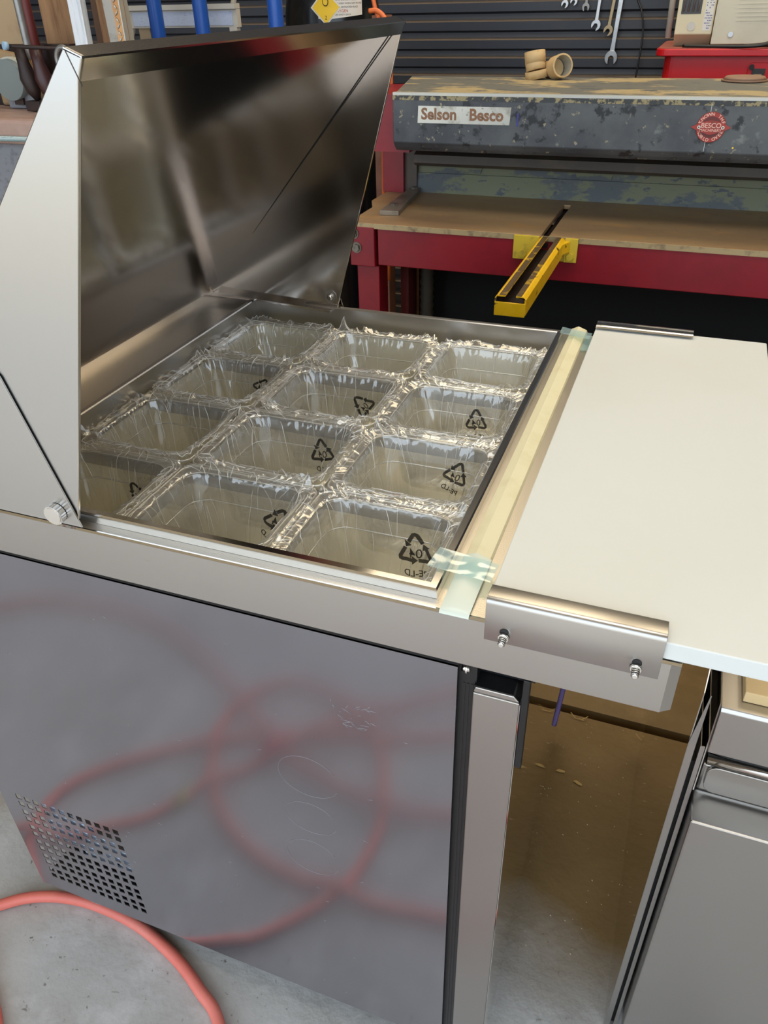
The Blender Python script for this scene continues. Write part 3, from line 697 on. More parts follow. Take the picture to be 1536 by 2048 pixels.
obj('mirror_face', MB().prism([(.6572, 0), (.6572, .70), (.652, .785), (.70, .93), (1.2, .93), (1.2, 0)], 'x', .1065, .1075), MIRROR, o_sheet)
obj('gap_shade_fill', MB().box(.1085, .1212, .668, 1.19, 0.002, .66), BLACK, None, 'black fill standing in for the shaded gap inside the folded steel sheet', 'panel')  # black box stands in for the shade in the gap between flanges
obj('cardboard_box', g, CARD, None, 'flattened cardboard lying on the low stainless cabinet', 'cardboard', bev=.001)

# floor debris
def debris(xr, yr, n, seed, mt, nm, lab):
    r_ = random.Random(seed); g = MB()
    for k in range(n):
        x = r_.uniform(*xr); y = r_.uniform(*yr); s = r_.uniform(.0007, .0018)
        g.add([(x - s, y, .001), (x + s, y - s, .001), (x, y + s, .001), (x, y, .001 + s * 1.2)], [(0, 1, 3), (1, 2, 3), (2, 0, 3), (0, 2, 1)])
    return obj(nm, g, mt, None, lab, 'debris', kind='stuff')
debris((-.12, .30), (.72, 1.29), 130, 5, SWARF, 'metal_swarf', 'tiny pale specks of swarf scattered on the brown floor')
for i, (x, y, a, lab) in enumerate(((-.045, 1.130, .1, 'small pale wood chip on the floor close to the fridge door'), (-.005, 1.112, -.35, 'larger pale wood chip on the brown floor beside a crack'))):
    g = MB(); g.prism([(-.010, -.002), (-.004, .003), (.009, .0015), (.010, -.0015), (.002, -.003)], 'z', .0015, .004)
    o = obj('wood_chip', g, CHIP, None, lab, 'wood chip', 'wood chips on the floor'); o.location = (x, y, 0); o.rotation_euler.z = a
for i, (x, y, lab) in enumerate(((-.03, 1.29, 'curled dry straw at the floor joint nearer the fridge'), (.118, 1.275, 'curled dry straw at the floor joint nearer the cabinet'))):
    g = MB(); g.tube([(-.02, .004, .012), (-.008, -.002, .004), (.006, -.003, .003), (.02, .006, .010)], .0009, 5); g.tube([(.0, .0, .003), (.012, -.008, .008)], .0007, 5)
    o = obj('straw', g, CHIP, None, lab, 'straw'); o.location = (x, y, 0)

# ------------------------------------------------------------ guillotine
GU = thing('guillotine', 'old crimson sheet metal guillotine with dark beam and rusty table', 'machine', loc=(-.1, 2.2, 0))
def gp(name, mb, mt, **k): return part(name, mb, mt, GU, **k)
GX0, GX1 = -.778, 1.10
g = MB(); g.box(GX0, GX1, 2.0, 2.018, .790, .888); gp('front_apron', g, RED, bev=.002)
g = MB(); g.prism([(-.858, 1.995), (-.786, 1.995), (-.786, 2.10), (-.858, 2.14)], 'z', .785, .890); gp('apron_bracket', g, RED, bev=.002)
g = MB(); g.box(-.846, -.780, 2.012, 2.08, 0, .783); gp('leg', g, RED, bev=.002)
g = MB(); g.box(-.770, -.745, 2.16, 2.24, 0, .78); gp('leg', g, MAROON, bev=.002)
g = MB(); g.box(1.03, 1.10, 2.012, 2.08, 0, .785); gp('leg', g, RED, bev=.002)
# table with a slot
sx0, sx1 = -.338, -.318
g = MB(); g.prism([(-.862, 1.998), (-.862, 2.18), (-.895, 2.26), (-.895, 2.44), (sx0, 2.44), (sx0, 1.998)], 'z', .8885, .900)
g.box(sx1, GX1, 1.998, 2.44, .8885, .900); g.box(sx0, sx1, 2.345, 2.44, .8885, .900)
gp('table', g, RUST, bev=.0015)
g = MB(); g.box(sx0, sx1, 1.998, 2.345, .870, .8825); gp('slot_bed', g, DARKIRON)
g = MB(); g.box(-.84, GX1, 1.9965, 1.9985, .8865, .8995); gp('table_edge', g, RUSTEDGE)
g = MB(); g.box(-.83, GX1, 2.44, 2.50, .86, .902); gp('bed_blade', g, GREYBLUE)
g = MB(); g.prism([(2.405, .899), (2.412, .955), (2.43, .955), (2.43, .899)], 'x', -.80, GX1); gp('clamp_strip', g, OLIVE)
g = MB(); g.prism([(2.418, .955), (2.422, .982), (2.45, .982), (2.45, .955)], 'x', -.80, GX1); gp('upper_clamp_strip', g, OLIVE)
for xx in (-.70, -.32, .02):
    g = MB(); g.prism([(xx, .958), (xx + .095, .958), (xx + .100, .9745), (xx - .004, .9745)], 'y', 2.4135, 2.4205); gp('clamp_tab', g, OLIVE)
g = MB(); g.prism([(2.385, .980), (2.37, .990), (2.372, 1.012), (2.40, 1.02), (2.47, 1.02), (2.47, .980)], 'x', -.80, GX1); gp('knife_beam', g, DARKBR)
g = MB(); g.box(-.80, GX1, 2.395, 2.47, 1.0205, 1.075); gp('beam_back', g, DARKBR)
g = MB(); g.prism([(2.118, 1.072), (2.106, 1.085), (2.106, 1.188), (2.112, 1.194), (2.14, 1.194), (2.16, 1.18), (2.16, 1.06), (2.13, 1.062)], 'x', -.768, GX1)
BM = gp('beam', g, NAVY, bev=.002)
g = MB(); g.box(.005, .0062, 2.1052, 2.1060, 1.088, 1.188); part('beam_seam', g, PALEEDGE, BM)
g = MB(); g.box(-.768, GX1, 2.1075, 2.124, 1.1945, 1.2010); gp('beam_edge', g, PALEEDGE)
g = MB(); g.box(-.768, GX1, 2.1053, 2.1062, 1.184, 1.1945); gp('beam_grime', g, mat('tan_grime', srgb(62, 64, 66), .7, noises=((70, srgb(150, 138, 104), .50, .56, 8),)))
g = MB(); g.add([(-.768, 2.126, 1.197), (GX1, 2.126, 1.197), (GX1, 2.56, 1.201), (-.868, 2.56, 1.201), (-.768, 2.126, 1.19), (GX1, 2.126, 1.19), (GX1, 2.56, 1.19), (-.868, 2.56, 1.19)], [(0, 1, 2, 3), (4, 5, 6, 7), (0, 1, 5, 4), (1, 2, 6, 5), (2, 3, 7, 6), (3, 0, 4, 7)])
gp('beam_top', g, DUST)
g = MB(); g.box(-.745, GX1, 2.26, 2.28, .0, .86); g.box(-.745, GX1, 2.03, 2.26, .0, .02); gp('under_table_shade', g, mat('table_shade_black', (.0012, .0012, .0012), .9))  # near-black sheets added as the shade under the table
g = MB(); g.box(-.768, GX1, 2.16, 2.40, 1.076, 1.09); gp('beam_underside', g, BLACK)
g = MB(); g.prism([(-.905, 1.03), (-.905, .9005), (-.838, .9005), (-.838, 1.19), (-.90, 1.19)], 'y', 2.385, 2.44); gp('side_column', g, RED)
g = MB(); g.box(-.865, -.745, 2.17, 2.384, 1.05, 1.19); gp('column_head', g, RED)
g = MB(); g.box(-.838, -.80, 2.40, 2.47, .9005, 1.08); gp('column_cheek', g, DARKBR)
for (x, z) in ((-.845, .872), (-.838, .835)):
    g = MB(); g.cyl((x, 1.9948, z), (x, 1.992, z), .0145, 18); g.hexa((x, 1.992, z), (x, 1.984, z), .0105); gp('bolt', g, BOLT)
# steel gauge bar on table
GB = MB(); GB.prism([(-.806, 2.092), (-.752, 2.098), (-.790, 2.425), (-.824, 2.420)], 'z', .9003, .9125); o = gp('gauge_bar', GB, BARSTEEL, bev=.001)
for (x, y) in ((-.786, 2.16), (-.802, 2.385)):
    g = MB(); g.hexa((x, y, .9125), (x, y, .9185), .0105); part('bolt', g, BOLT, o)
# squaring arm
AR = gp('squaring_arm', MB().prism([(-.3400, .860), (-.3400, .893), (-.3340, .899), (-.3180, .899), (-.3180, .896), (-.3350, .896), (-.3365, .893), (-.3365, .8635), (-.2785, .8635), (-.2785, .893), (-.2800, .896), (-.2965, .896), (-.2965, .899), (-.2815, .899), (-.2750, .893), (-.2750, .860)], 'y', 1.523, 1.993), YEL, bev=.0006)
part('channel_shade', MB().box(-.3364, -.2786, 1.5235, 1.99, .8636, .868).box(-.3364, -.3355, 1.5235, 1.99, .868, .8955).box(-.2795, -.2786, 1.5235, 1.99, .868, .8955), DARKIRON, AR)  # dark lining paints the shade inside the open channel
part('worn_top', MB().box(-.331, -.3182, 1.5235, 1.993, .8992, .8996).box(-.2963, -.2850, 1.5235, 1.993, .8992, .8996), WORN, AR)
part('arm_end_plate', MB().box(-.339, -.276, 1.519, 1.5228, .858, .886), YEL, AR, bev=.0008)
PL = gp('arm_mounting_plate', MB().box(-.404, -.340, 1.9885, 1.9955, .841, .8995).box(-.275, -.243, 1.9885, 1.9955, .841, .8995).box(-.340, -.275, 1.9935, 1.9955, .841, .860), YELP, bev=.001)
for x in (-.378, -.259):
    g = MB(); g.hexa((x, 1.9885, .856), (x, 1.982, .856), .0095); part('bolt', g, YELP, PL)
part('gusset', MB().prism([(-.275, 1.988), (-.262, 1.988), (-.275, 1.95)], 'z', .868, .893), YEL, PL)
# name plate
yb = 2.1056
NP = gp('name_plate', MB().prism([(-.700, 1.132), (-.459, 1.132), (-.456, 1.172), (-.698, 1.172)], 'y', yb - .001, yb + .0002), PLATE, bev=.0004, label='worn silver name plate with brown serif lettering')
def serif_text(s, size, x0, z0, y):
    t = text_mb(s, size, .0002, .0012, 'LEFT', 1.0); M = Matrix.Translation((x0, y, z0)) @ FRONT
    xf(t, M); return t
t = serif_text('Selson', .0365, -.690, 1.1525, yb - .0013); part('lettering', t, BROWNINK, NP)
t = serif_text('Besco', .0365, -.563, 1.1525, yb - .0013); part('lettering', t, BROWNINK, NP)
# blue pen mark, paint spots
g = MB(); g.box(-.4405, -.437, yb - .0006, yb + .0002, 1.130, 1.160); part('pen_mark', g, BLUEINK, BM)
# badge
bx, bz = .012, 1.140
BG = gp('badge', MB().cyl((bx, yb + .0003, bz), (bx, yb - .002, bz), .0318, 40), BADGE, label='round red badge with a lozenge bar and raised lettering')
part('badge_rim', MB().tube([(bx + .0312 * math.cos(a * PI / 24), yb - .0021, bz + .0312 * math.sin(a * PI / 24)) for a in range(49)], .0009, 6), BADGE, BG)
part('badge_inner_disc', MB().cyl((bx, yb - .0018, bz), (bx, yb - .0026, bz), .0225, 36), MAROON, BG)
part('lozenge', MB().prism([(bx - .044, bz), (bx - .027, bz + .008), (bx - .012, bz + .0125), (bx + .0, bz + .0155), (bx + .012, bz + .0125), (bx + .027, bz + .008), (bx + .044, bz), (bx + .027, bz - .008), (bx + .012, bz - .0125), (bx, bz - .0155), (bx - .012, bz - .0125), (bx - .027, bz - .008)], 'y', yb - .0045, yb - .0024), BADGE, BG)
t = text_mb('BESCO', .0145, .0004, .0002, 'CENTER'); xf(t, Matrix.Translation((bx, yb - .0047, bz + .0035)) @ FRONT); part('lettering', t, BADGEL, BG)
t = text_mb('MACHINERY', .0085, .0004, .0001, 'CENTER'); xf(t, Matrix.Translation((bx, yb - .0047, bz - .0062)) @ FRONT); part('lettering', t, BADGEL, BG)
t = MB()
def arc(s, a0, a1, r, flip):
    for i, ch in enumerate(s):
        if ch == ' ': continue
        a = math.radians(a0 + (a1 - a0) * i / (len(s) - 1))
        q = text_mb(ch, .0098, .0004, .0002); ro = (a - PI / 2) if not flip else (a + PI / 2)
        M = Matrix.Translation((bx + r * math.cos(a), yb - .0024, bz + r * math.sin(a))) @ Matrix.Rotation(-ro, 4, 'Y') @ FRONT
        xf(q, M); t.add(q.v, q.f)
arc('KNOWN THE', 158, 22, .0268, False); arc('WORLD OVER', 202, 338, .0268, True)
part('lettering', t, BADGEL, BG)
for sx in (-.026, .026):
    part('rivet', MB().cyl((bx + sx, yb - .0044, bz), (bx + sx, yb - .0058, bz), .0036, 14), LABELW, BG)
    part('rivet_pin', MB().cyl((bx + sx, yb - .0057, bz), (bx + sx, yb - .0062, bz), .0016, 10), BLACK, BG)
g = MB(); g.cyl((.068, yb + .0005, 1.098), (.068, yb - .0003, 1.098), .0022, 8); part('paint_spot', g, YELSPOT, BM)
g = MB(); pp = [(-.70, 2.20, .80 - i * .012) for i in range(60)]
g.tube(pp, [.022 if i % 2 else .018 for i in range(60)], 14); gp('ribbed_conduit', g, CONDUIT)

# plank and brown post behind left end of guillotine
g = MB(); g.box(-.90, -.60, 2.575, 2.78, 1.15, 1.178)
g.box(-.89, -.86, 2.58, 2.76, 0, 1.15); g.box(-.65, -.62, 2.58, 2.76, 0, 1.15)
obj('wooden_trestle', g, PTIMBER, None, 'pale wooden trestle top behind the left end of the guillotine', 'trestle', bev=.002)
g = MB(); g.box(-.965, -.925, 2.48, 2.54, 0, 1.36); obj('timber_post', g, mat('reddish_post', srgb(140, 96, 78), .8, noises=((10, srgb(116, 78, 62), .5, .7),)), None, 'reddish brown post behind the right edge of the open lid', 'post')
for i, (x, lab) in enumerate(((-.80, 'light bolt'),)): pass

# pipe fittings on the beam top
def elbow(x, y, z, rz, lab, up=True):
    o = thing('pipe_fitting', lab, 'pipe fitting', 'pipe fittings on the guillotine', loc=(x, y, z))
    return o
P1 = thing('pipe_fitting', 'tan plastic pipe elbow standing upright on the guillotine beam', 'pipe fitting', loc=(-.482, 2.50, 1.2015))
part('lower_socket', MB().tube([(-.474, 2.50, 1.2016), (-.478, 2.50, 1.222)], [.031, .031], 24), PVC, P1)
part('bend', MB().tube([(-.478, 2.50, 1.222), (-.481, 2.502, 1.234), (-.484, 2.505, 1.246)], [.0275, .0275, .0280], 24), PVC, P1)
part('socket', MB().tube([(-.482, 2.504, 1.240), (-.487, 2.508, 1.268)], .0290, 24), PVC, P1)
P2 = thing('pipe_fitting', 'tan plastic pipe elbow lying with its open grey bore towards us', 'pipe fitting', loc=(-.40, 2.50, 1.2015))
a0 = Vector((-.424, 2.512, 1.2275)); a1 = Vector((-.400, 2.478, 1.2365))
part('socket', MB().tube([a0, a1], .0300, 28, caps=False), PVC, P2)
dd = (a1 - a0).normalized()
part('bore', MB().tube([a0, a1 + dd * .0005], .0255, 28, caps=False), PVCIN, P2)
g = MB(); e1 = dd.orthogonal().normalized(); e2 = dd.cross(e1); v = []
for k in range(28):
    a = 2 * PI * k / 28; rv = e1 * math.cos(a) + e2 * math.sin(a); v += [a1 + rv * .030, a1 + rv * .0255]
g.add(v, [(2 * k, 2 * k + 1, (2 * k + 3) % 56, (2 * k + 2) % 56) for k in range(28)]); part('rim', g, PVC, P2)
part('bend', MB().tube([a0 + dd * .006, a0 - dd * .012 + Vector((-.004, 0, -.001)), (-.452, 2.528, 1.2225)], .0215, 20), PVC, P2)

# ------------------------------------------------------------ spanners on the wall
def spanner(x, ztip, L_, wd, mt, lab, tilt=0.0, ang=.35):
    o = thing('spanner', lab, 'spanner', 'spanners hanging on the corrugated wall', loc=(x, 3.585, ztip))
    s = wd
    head = []
    # open jaw pointing down
    for k in range(0, 25):
        a = math.radians(-58 + k * (296 / 24)); head.append((s * math.cos(a), s * 1.05 + s * 1.05 * math.sin(a)))
    jaw = [(-s * .45, s * .22), (-s * .40, s * 1.15), (-s * .1, s * 1.35), (s * .15, s * 1.32), (s * .40, s * 1.1), (s * .45, s * .22)]
    poly = head + jaw[::1]
    c_, s_ = math.cos(ang), math.sin(ang)
    rot = lambda p: (p[0] * c_ - (p[1] - s) * s_, p[0] * s_ + (p[1] - s) * c_ + s)
    g = MB(); g.prism([rot(p) for p in poly], 'y', -.006, .004)
    me = obj('open_jaw', g, mt, o, bev=.001)
    g = MB(); g.prism([(-s * .42, s * 1.75), (s * .42, s * 1.75), (s * .34, s * 3.2), (s * .42, L_), (-s * .42, L_), (-s * .34, s * 3.2)], 'y', -.0045, .0025); obj('shank', g, mt, o, bev=.0015)
    g = MB(); 
    n = 20; g.tube([(s * .85 * math.cos(2 * PI * k / n), -.001, L_ + s * .7 + s * .85 * math.sin(2 * PI * k / n)) for k in range(n + 1)], s * .32, 8, caps=False); obj('ring_end', g, mt, o)
    g = MB(); g.cyl((0, -.004, L_ + s * 1.2), (0, .012, L_ + s * 1.2), .003, 8); obj('hook', g, DARKIRON, o)
    o.rotation_euler.y = tilt
    return o
spanner(-.396, 1.160, .42, .024, CHROME, 'largest chrome spanner, hanging lowest on the wall', tilt=.06, ang=.1)
spanner(-.420, 1.258, .26, .0175, SPBRASS, 'tarnished brownish spanner between two chrome ones', tilt=.10, ang=-.5)
spanner(-.468, 1.275, .25, .0180, CHROME, 'medium chrome spanner left of the tarnished one', tilt=.06, ang=-.45)
spanner(-.512, 1.338, .20, .014, SPGREY, 'dull spanner in shadow, third from the big one', tilt=.02, ang=.1)
spanner(-.560, 1.358, .18, .0135, CHROME, 'small chrome spanner, second from the left on the wall', tilt=.02, ang=-.5)
spanner(-.593, 1.350, .18, .0135, CHROME, 'leftmost small chrome spanner on the wall', tilt=-.02, ang=-.5)
g = MB(); g.cyl((-.187, 3.45, 1.255), (-.196, 3.50, 1.62), .0105, 14); obj('metal_rod', g, PALE, None, 'pale grey rod standing beside the cream machine', 'rod')
g = MB(); g.tube(catmull([(-.335, 3.59, 1.45), (-.325, 3.59, 1.38), (-.30, 3.58, 1.33), (-.285, 3.57, 1.25), (-.29, 3.56, 1.10)], 6), .0035, 6); obj('electric_cable', g, RUBBER, None, 'thin black cable hanging down the corrugated wall', 'cable')

# ------------------------------------------------------------ red cabinet with cream machine
RC = thing('red_cabinet', 'bright red steel cabinet with rounded corner top behind the guillotine', 'cabinet', loc=(.2, 3.2, 0))
g = MB(); g.prism(rrect(-.165, .62, 3.03, 3.42, .03, 5), 'z', 0, 1.2258); part('body', g, REDB, RC, bev=.001)
g = MB(); g.prism(rrect(-.192, .65, 2.995, 3.46, .035, 6), 'z', 1.226, 1.2465); part('top_plate', g, REDB, RC, bev=.003)
g = MB(); g.prism(rrect(-.187, .645, 3.000, 3.455, .033, 6), 'z', 1.2468, 1.2478); part('dusty_top', g, RED_D, RC)
g = MB(); g.prism(rrect(.093, .19, 1.150, 1.208, .012, 4), 'y', 3.018, 3.0295); LK = part('lock_plate', g, REDB, RC, bev=.002)
part('lock_window', MB().box(.106, .145, 3.016, 3.0178, 1.163, 1.192), GREYPL, LK)
part('lock_label', MB().box(.114, .136, 3.0150, 3.0158, 1.170, 1.177), PTIMBER, LK)
part('keyhole_knob', MB().cyl((.103, 3.017, 1.196), (.103, 3.008, 1.196), .008, 14), DARKIRON, LK)
part('body_rivet', MB().cyl((.080, 3.0295, 1.172), (.080, 3.026, 1.172), .003, 10), DARKIRON, RC)
g = MB(); v = catmull([(-.06, 3.10, 1.232), (0, 3.10, 1.240), (.05, 3.10, 1.235)], 4)
# round flange standing on the beam top
g = MB(); g.tube([(.075, 2.50, 1.2015), (.075, 2.50, 1.205)], .058, 30); g.tube([(.075, 2.50, 1.2051), (.075, 2.50, 1.212)], [.054, .048], 30)
obj('round_flange', g, mat('brown_flange', srgb(140, 110, 90), .6), None, 'flat round brown flange resting on the beam before the red cabinet', 'flange')

CM = thing('cream_machine', 'cream metal machine casing on the red cabinet with dark grille', 'machine', loc=(.05, 3.15, 1.25))
fy = 3.06
g = MB(); g.prism([(fy + .07, 1.2485), (fy, 1.283), (fy, 1.60), (fy + .3, 1.60), (fy + .3, 1.2485)], 'x', -.148, -.035); part('front_casing', g, BEIGE, CM, bev=.003)
g = MB(); g.box(-.033, .45, fy - .02, fy + .3, 1.256, 1.60); part('side_casing', g, BEIGE2, CM, bev=.003)
g = MB(); g.box(-.137, -.077, fy - .0012, fy + .001, 1.338, 1.44); GRL = part('grille', g, GREYPL, CM)
for k in range(4):
    g = MB(); g.tube([(-.130 + k * .014, fy - .003, 1.345), (-.126 + k * .014, fy - .003, 1.43)], .0032, 8); part('grille_bar', g, SPGREY, GRL)
g = MB(); g.box(-.066, -.040, fy - .0014, fy - .0004, 1.293, 1.42); ST = part('sticker', g, LABELW, CM)
rr = random.Random(2)
g = MB()
for k in range(16):
    zz = 1.298 + k * .0068
    for q in range(5):
        if rr.random() < .65: g.box(-.063 + q * .0045, -.0605 + q * .0045, fy - .0019, fy - .0015, zz, zz + .0030)
part('sticker_print', g, mat('blue_print', srgb(60, 70, 130), .6), ST)
g = MB(); g.cyl((-.100, fy - .001, 1.305), (-.100, fy - .0022, 1.305), .0125, 20); part('cover_disc', g, PALE, CM)
g = MB(); g.cyl((.022, fy - .021, 1.283), (.022, fy - .027, 1.283), .0075, 16); part('screw', g, CHROME, CM)
for k in range(6):
    g = MB(); g.box(.03, .20, fy - .0215, fy - .0202, 1.318 + k * .011, 1.320 + k * .011); part('vent_rib', g, BEIGE2, CM)
g = MB(); g.tube(catmull([(-.115, 3.04, 1.2525), (-.05, 3.02, 1.2525), (.03, 3.00, 1.2525), (.10, 2.99, 1.254), (.17, 3.005, 1.262), (.28, 3.02, 1.262)], 6), .0045, 8)
g.tube(catmull([(.07, 3.025, 1.2525), (.12, 3.012, 1.258), (.17, 3.018, 1.268), (.28, 3.03, 1.268)], 6), .0042, 8)
obj('power_lead', g, RUBBER, None, 'black power lead lying along the dusty red cabinet top', 'cable')

# ------------------------------------------------------------ gas cylinder
cx_, cy_ = -1.150, 2.62
GC = thing('gas_cylinder', 'glossy black gas cylinder with white and yellow labels behind the lid', 'gas cylinder', loc=(cx_, cy_, 0))
R0 = .148
g = MB(); g.tube([(cx_, cy_, .0), (cx_, cy_, .02), (cx_, cy_, 1.36), (cx_, cy_, 1.42), (cx_, cy_, 1.47), (cx_, cy_, 1.50)], [R0 - .01, R0, R0, R0 * .93, R0 * .7, .04], 40); part('shell', g, CYL, GC)
def wrap(u0, u1, z0f, z1f, r, mt, name, nn=16):
    v = []; 
    for i in range(nn + 1):
        u = u0 + (u1 - u0) * i / nn
        for zf in (z0f, z1f):
            z = zf(i / nn) if callable(zf) else zf
            v.append((cx_ + r * math.sin(u), cy_ - r * math.cos(u), z))
    g = MB(); g.add(v, [(2 * i, 2 * i + 2, 2 * i + 3, 2 * i + 1) for i in range(nn)], True); return part(name, g, mt, GC)
uo = .42
wrap(uo - .30, uo + .62, lambda t: 1.352 + .012 * abs(t - .2), 1.44, R0 + .0015, LABELW, 'paper_label')
def wtext(s, size, u, z, mt, nm, r=R0 + .0022):
    t = text_mb(s, size, 0, 0, 'CENTER'); t.v = [(cx_ + r * math.sin(u + p[0] / r), cy_ - r * math.cos(u + p[0] / r), z + p[1]) for p in t.v]; part(nm, t, mt, GC)
du = uo - .14; dz = 1.382; v = []
for (a, b) in ((0, -.046), (.046, 0), (0, .046), (-.046, 0)):
    v.append((a, b))
def diamond(s, r, mt, nm):
    q = [(a * s, b * s) for a, b in v]; pts = []
    for i in range(4):
        for k in range(5):
            t = k / 5; a = q[i]; b = q[(i + 1) % 4]; pts.append((a[0] + (b[0] - a[0]) * t, a[1] + (b[1] - a[1]) * t))
    vv = [(cx_ + r * math.sin(du + p[0] / r), cy_ - r * math.cos(du + p[0] / r), dz + p[1]) for p in pts] + [(cx_ + r * math.sin(du), cy_ - r * math.cos(du), dz)]
    g = MB(); g.add(vv, [(i, (i + 1) % 20, 20) for i in range(20)], True); part(nm, g, mt, GC)
diamond(1, R0 + .0028, LABELW, 'diamond_border'); diamond(.88, R0 + .0040, LABELY, 'hazard_diamond')
wtext('2', .014, du, dz - .026, INK, 'lettering', R0 + .0050)
g = MB(); g.tube([(cx_ + (R0 + .0055) * math.sin(du + .009 * math.cos(a * PI / 8) / R0), cy_ - (R0 + .0055) * math.cos(du), dz + .014 + .010 * math.sin(a * PI / 8)) for a in range(17)], .0012, 5); part('flame_symbol', g, INK, GC)
for k, s in enumerate(('OXIDISING GAS COMPRESSED', 'KEEP VALVE CLOSED WHEN NOT IN USE', 'STORE IN A VENTILATED PLACE')):
    wtext(s, .0062, uo + .22, 1.400 - k * .009, INK, 'lettering')
wtext('OXYGEN', .0105, uo + .16, 1.372, REDINK, 'lettering'); wtext('SEE SAFETY DATA', .006, uo + .2, 1.363, INK, 'lettering')
for i, (dx, lab) in enumerate(((0, 'thick orange hose at the right of the black cylinder'), (.035, 'thinner orange hose looping beside the black cylinder'))):
    g = MB(); g.tube(catmull([(-.953 + dx, 2.44, 1.50), (-.944 + dx, 2.44, 1.40), (-.920 + dx * 1.2, 2.44, 1.30), (-.93, 2.46, 1.1), (-.95, 2.5, .6)] if i == 0 else [(-.95, 2.42, 1.372), (-.925, 2.42, 1.372), (-.900, 2.42, 1.350), (-.892, 2.43, 1.30), (-.90, 2.45, 1.1), (-.92, 2.46, .6)], 6), .006 if i == 0 else .0065, 10)
    obj('gas_hose', g, ORANGE, None, lab, 'hose')

# ------------------------------------------------------------ blue tubes and trestle shelf behind the lid
for i, (x0, x1, lab) in enumerate(((-1.512, -1.470, 'leftmost of three blue tubes behind the lid'), (-1.364, -1.338, 'middle one of three blue tubes behind the lid'), (-1.133, -1.120, 'blue tube standing beside the black cylinder'))):
    g = MB(); g.tube([(x0 - .002, 2.2, 1.60), (x0, 2.2, 1.41), (x0 + .004, 2.2, 0)], .0205, 20); obj('blue_tube', g, BLUE, None, lab, 'tube', 'blue tubes behind the lid')
W = thing('metal_trestle', 'pale metal trestle with blue white labels behind the blue tubes', 'trestle', loc=(-1.5, 2.35, 0))
part('top_bar', MB().box(-1.76, -1.33, 2.33, 2.36, 1.385, 1.398), PALE, W)
part('lower_bar', MB().box(-1.76, -1.33, 2.34, 2.36, 1.340, 1.384), PALE, W)
part('label_strip', MB().box(-1.69, -1.345, 2.3375, 2.3395, 1.345, 1.380), BLUEW, W)
part('brace', MB().tube([(-1.76, 2.35, 1.26), (-1.70, 2.35, 1.345)], .010, 6), PALE, W)
part('brace', MB().tube([(-1.345, 2.35, 1.395), (-1.32, 2.35, 1.46)], .008, 6), PALE, W)
part('foot_block', MB().box(-1.68, -1.64, 2.345, 2.365, 1.20, 1.34), PTIMBER, W)
for x in (-1.74, -1.36): part('leg', MB().box(x, x + .025, 2.34, 2.36, 0, 1.34), PALE, W)

# ------------------------------------------------------------ timber and offcuts leaning at the left
def plank(name, x0, x1, lean, y, wd, th, mt, lab, cat, top=1.62):
    g = MB(); v = []
    for z, x in ((0.02, x1 + lean), (top, x0)):
        for yy in (y, y + th):
            for xx in (x, x + wd): v.append((xx, yy, z))
    g.add(v, [(0, 1, 3, 2), (4, 6, 7, 5), (0, 4, 5, 1), (2, 3, 7, 6), (0, 2, 6, 4), (1, 5, 7, 3)])
    return obj(name, g, mt, None, lab, cat, bev=.002)
def P_lean(name, xt, xb, zb, y, wd, th, mt, lab, cat):
    # xt: left x at z=1.415 ; xb: left x at z=zb
    sl = (xb - xt) / (1.415 - zb)
    return plank(name, xt - sl * .205, xb + sl * zb, 0, y, wd, th, mt, lab, cat)
P_lean('timber_post', -1.653, -1.655, 1.27, 1.90, .092, .06, TIMBER, 'thick brown weathered timber post leaning left of the lid', 'post')
P_lean('aluminium_channel', -1.398, -1.400, 1.325, 1.70, .036, .02, ALU, 'white painted metal channel leaning beside the brown post', 'channel')
P_lean('timber_board', -1.445, -1.447, 1.33, 1.84, .030, .04, DTIMBER, 'dark brown board leaning just right of the white channel', 'board')
P_lean('timber_board', -1.398, -1.398, 1.33, 1.80, .030, .03, TIMBER, 'mid brown board leaning left of the grey board', 'board')
gb = P_lean('grey_board', -1.342, -1.340, 1.33, 1.75, .056, .02, GREYB, 'pale grey board leaning left of the tread plate', 'board')
TP = thing('tread_plate', 'bronze coloured tread plate strip with raised bars standing behind the lid', 'sheet metal', loc=(-1.29, 1.72, 0))
part('plate', MB().box(-1.289, -1.259, 1.715, 1.718, 0, 1.55), COPPERP, TP)
part('plate_edge', MB().box(-1.2605, -1.258, 1.700, 1.7149, 0, 1.55), PALEEDGE, TP)
g = MB(); k = 0; z = 1.20
while z < 1.5:
    for q in range(2):
        s_ = 1 if (k + q) % 2 else -1; xx = -1.281 + q * .013
        g.tube([(xx - .004, 1.7145, z - .005 * s_), (xx, 1.7138, z), (xx + .004, 1.7145, z + .005 * s_)], [.0008, .0022, .0008], 6)
    z += .0125; k += 1
part('raised_bars', g, PALEEDGE, TP, kind='stuff')
# rod with blue end
g = MB(); g.tube([(-1.35, 1.95, 1.295), (-1.51, 1.60, 1.332)], .0042, 8)
R = thing('bolt_rod', 'thin rod with pale blue end pointing out of the clutter', 'rod', loc=(-1.5, 1.6, 1.33))
part('rod', g, DARKIRON, R)
part('rod_end', MB().cyl((-1.508, 1.604, 1.3315), (-1.5125, 1.595, 1.3325), .0085, 14), mat('pale_blue_end', srgb(150, 180, 205), .5), R)
g = MB(); g.tube([(-1.440 + .021 * math.cos(a), 1.70, 1.298 + .026 * math.sin(a)) for a in [i * PI / 12 for i in range(-2, 17)]] + [(-1.450, 1.70, 1.24)], .006, 8)
obj('pipe_hook', g, SPGREY, None, 'grey curved pipe hook in front of the brown post', 'hook')
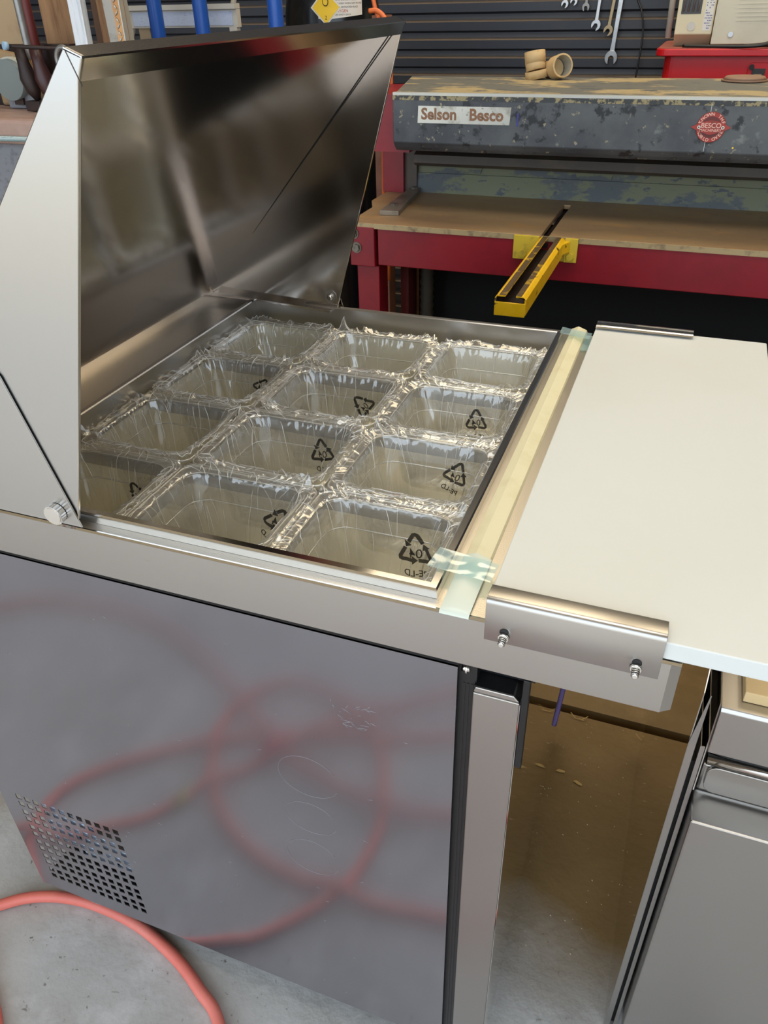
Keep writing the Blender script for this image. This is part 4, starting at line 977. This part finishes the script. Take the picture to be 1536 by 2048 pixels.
# clamps and machine on the left bench
LB = thing('side_bench', 'low bench with a pinkish cover and grey stone side at the left edge', 'bench', loc=(-1.9, 2.0, 0))
g = MB(); g.box(-2.4, -1.42, 1.55, 1.79, 1.135, 1.190); part('cover', g, PINKT, LB, bev=.01)
part('plastic_fold', MB().tube([(-2.4, 1.545, 1.150), (-1.9, 1.542, 1.147), (-1.42, 1.545, 1.150)], .006, 8), TAPE, LB)
part('side', MB().box(-2.38, -1.44, 1.58, 1.78, 0, 1.134), GREYGR, LB)
obj('dark_backdrop', MB().box(-1.80, -1.50, 1.80, 1.83, 0, 1.325), DARKIRON, None, 'dark panel added behind the side bench to darken the background', 'panel')  # added panel, keeps the background behind the clamps dark
MC = thing('bench_grinder', 'tan cast machine with a grey blue rounded guard on the side bench', 'machine', loc=(-1.62, 1.85, 1.19))
part('casting', MB().prism([(-1.72, 1.192), (-1.56, 1.192), (-1.575, 1.235), (-1.60, 1.29), (-1.66, 1.31), (-1.72, 1.32)], 'y', 1.76, 1.785), CASTM, MC, bev=.006)
part('guard', MB().tube([(-1.625, 1.70, 1.255), (-1.625, 1.758, 1.255)], .045, 26), mat('grey_blue_guard', srgb(112, 120, 118), .4), MC)
part('guard_band', MB().tube([(-1.625, 1.715, 1.258), (-1.625, 1.745, 1.258)], .0462, 26), PALEEDGE, MC)
part('base_plate', MB().box(-1.66, -1.575, 1.72, 1.758, 1.191, 1.235), GREYGR, MC, bev=.003)
part('square_nut', MB().box(-1.632, -1.605, 1.712, 1.7195, 1.200, 1.222), DARKIRON, MC)
part('swirl_casting', MB().tube(catmull([(-1.60, 1.74, 1.30), (-1.575, 1.73, 1.27), (-1.562, 1.73, 1.235), (-1.545, 1.74, 1.215), (-1.50, 1.75, 1.205)], 6), .012, 10), CASTM, MC)
for i, (x, mt_, lab) in enumerate(((-1.545, DARKIRON, 'dark iron clamp with bulbous handle, left one'), (-1.500, mat('dark_red_brown_handle', srgb(58, 28, 28), .4), 'dark reddish clamp handle beside the brown post'))):
    K = thing('clamp', lab, 'clamp', 'clamps standing on the side bench', loc=(x, 1.68, 1.19))
    part('handle', MB().tube([(x + .018, 1.68, 1.215), (x + .012, 1.68, 1.235), (x + .004, 1.68, 1.262), (x, 1.68, 1.292), (x - .004, 1.68, 1.325)], [.006, .017, .020, .014, .012], 14), mt_, K)
    part('jaw', MB().box(x - .012, x + .032, 1.665, 1.695, 1.1925, 1.214), DARKIRON, K, bev=.002)
g = MB(); g.tube([(-1.540, 1.70, 1.60), (-1.538, 1.70, 1.45), (-1.530, 1.69, 1.33), (-1.528, 1.69, 1.30)], [.009, .009, .0085, .006], 10); obj('grey_rod', g, SPGREY, None, 'rusty grey bar slanting above the clamps', 'bar')
g = MB(); g.tube([(-1.585, 1.78, 1.60), (-1.582, 1.775, 1.40), (-1.575, 1.77, 1.195)], .011, 10); obj('maroon_bar', g, MAROON, None, 'dark maroon bar slanting beside the grey bar', 'bar')
P_lean('timber_board', -1.93, -1.90, 1.28, 2.00, .105, .03, mat('worn_tan_board', srgb(176, 150, 116), .6, noises=((6, srgb(146, 118, 86), .5, .7),)), 'wide tan board leaning at the far left above the cast machine', 'board')
P_lean('timber_board', -2.04, -2.01, 1.28, 2.06, .03, .03, PTIMBER, 'narrow pale batten leaning at the left edge', 'batten')
g = MB(); g.cyl((-1.592, 1.75, 1.265), (-1.592, 1.742, 1.265), .010, 14); g.box(-1.600, -1.584, 1.743, 1.75, 1.265, 1.32); obj('hinge_bracket', g, CASTM, None, 'small tan bracket with round eye above the grinder guard', 'bracket')
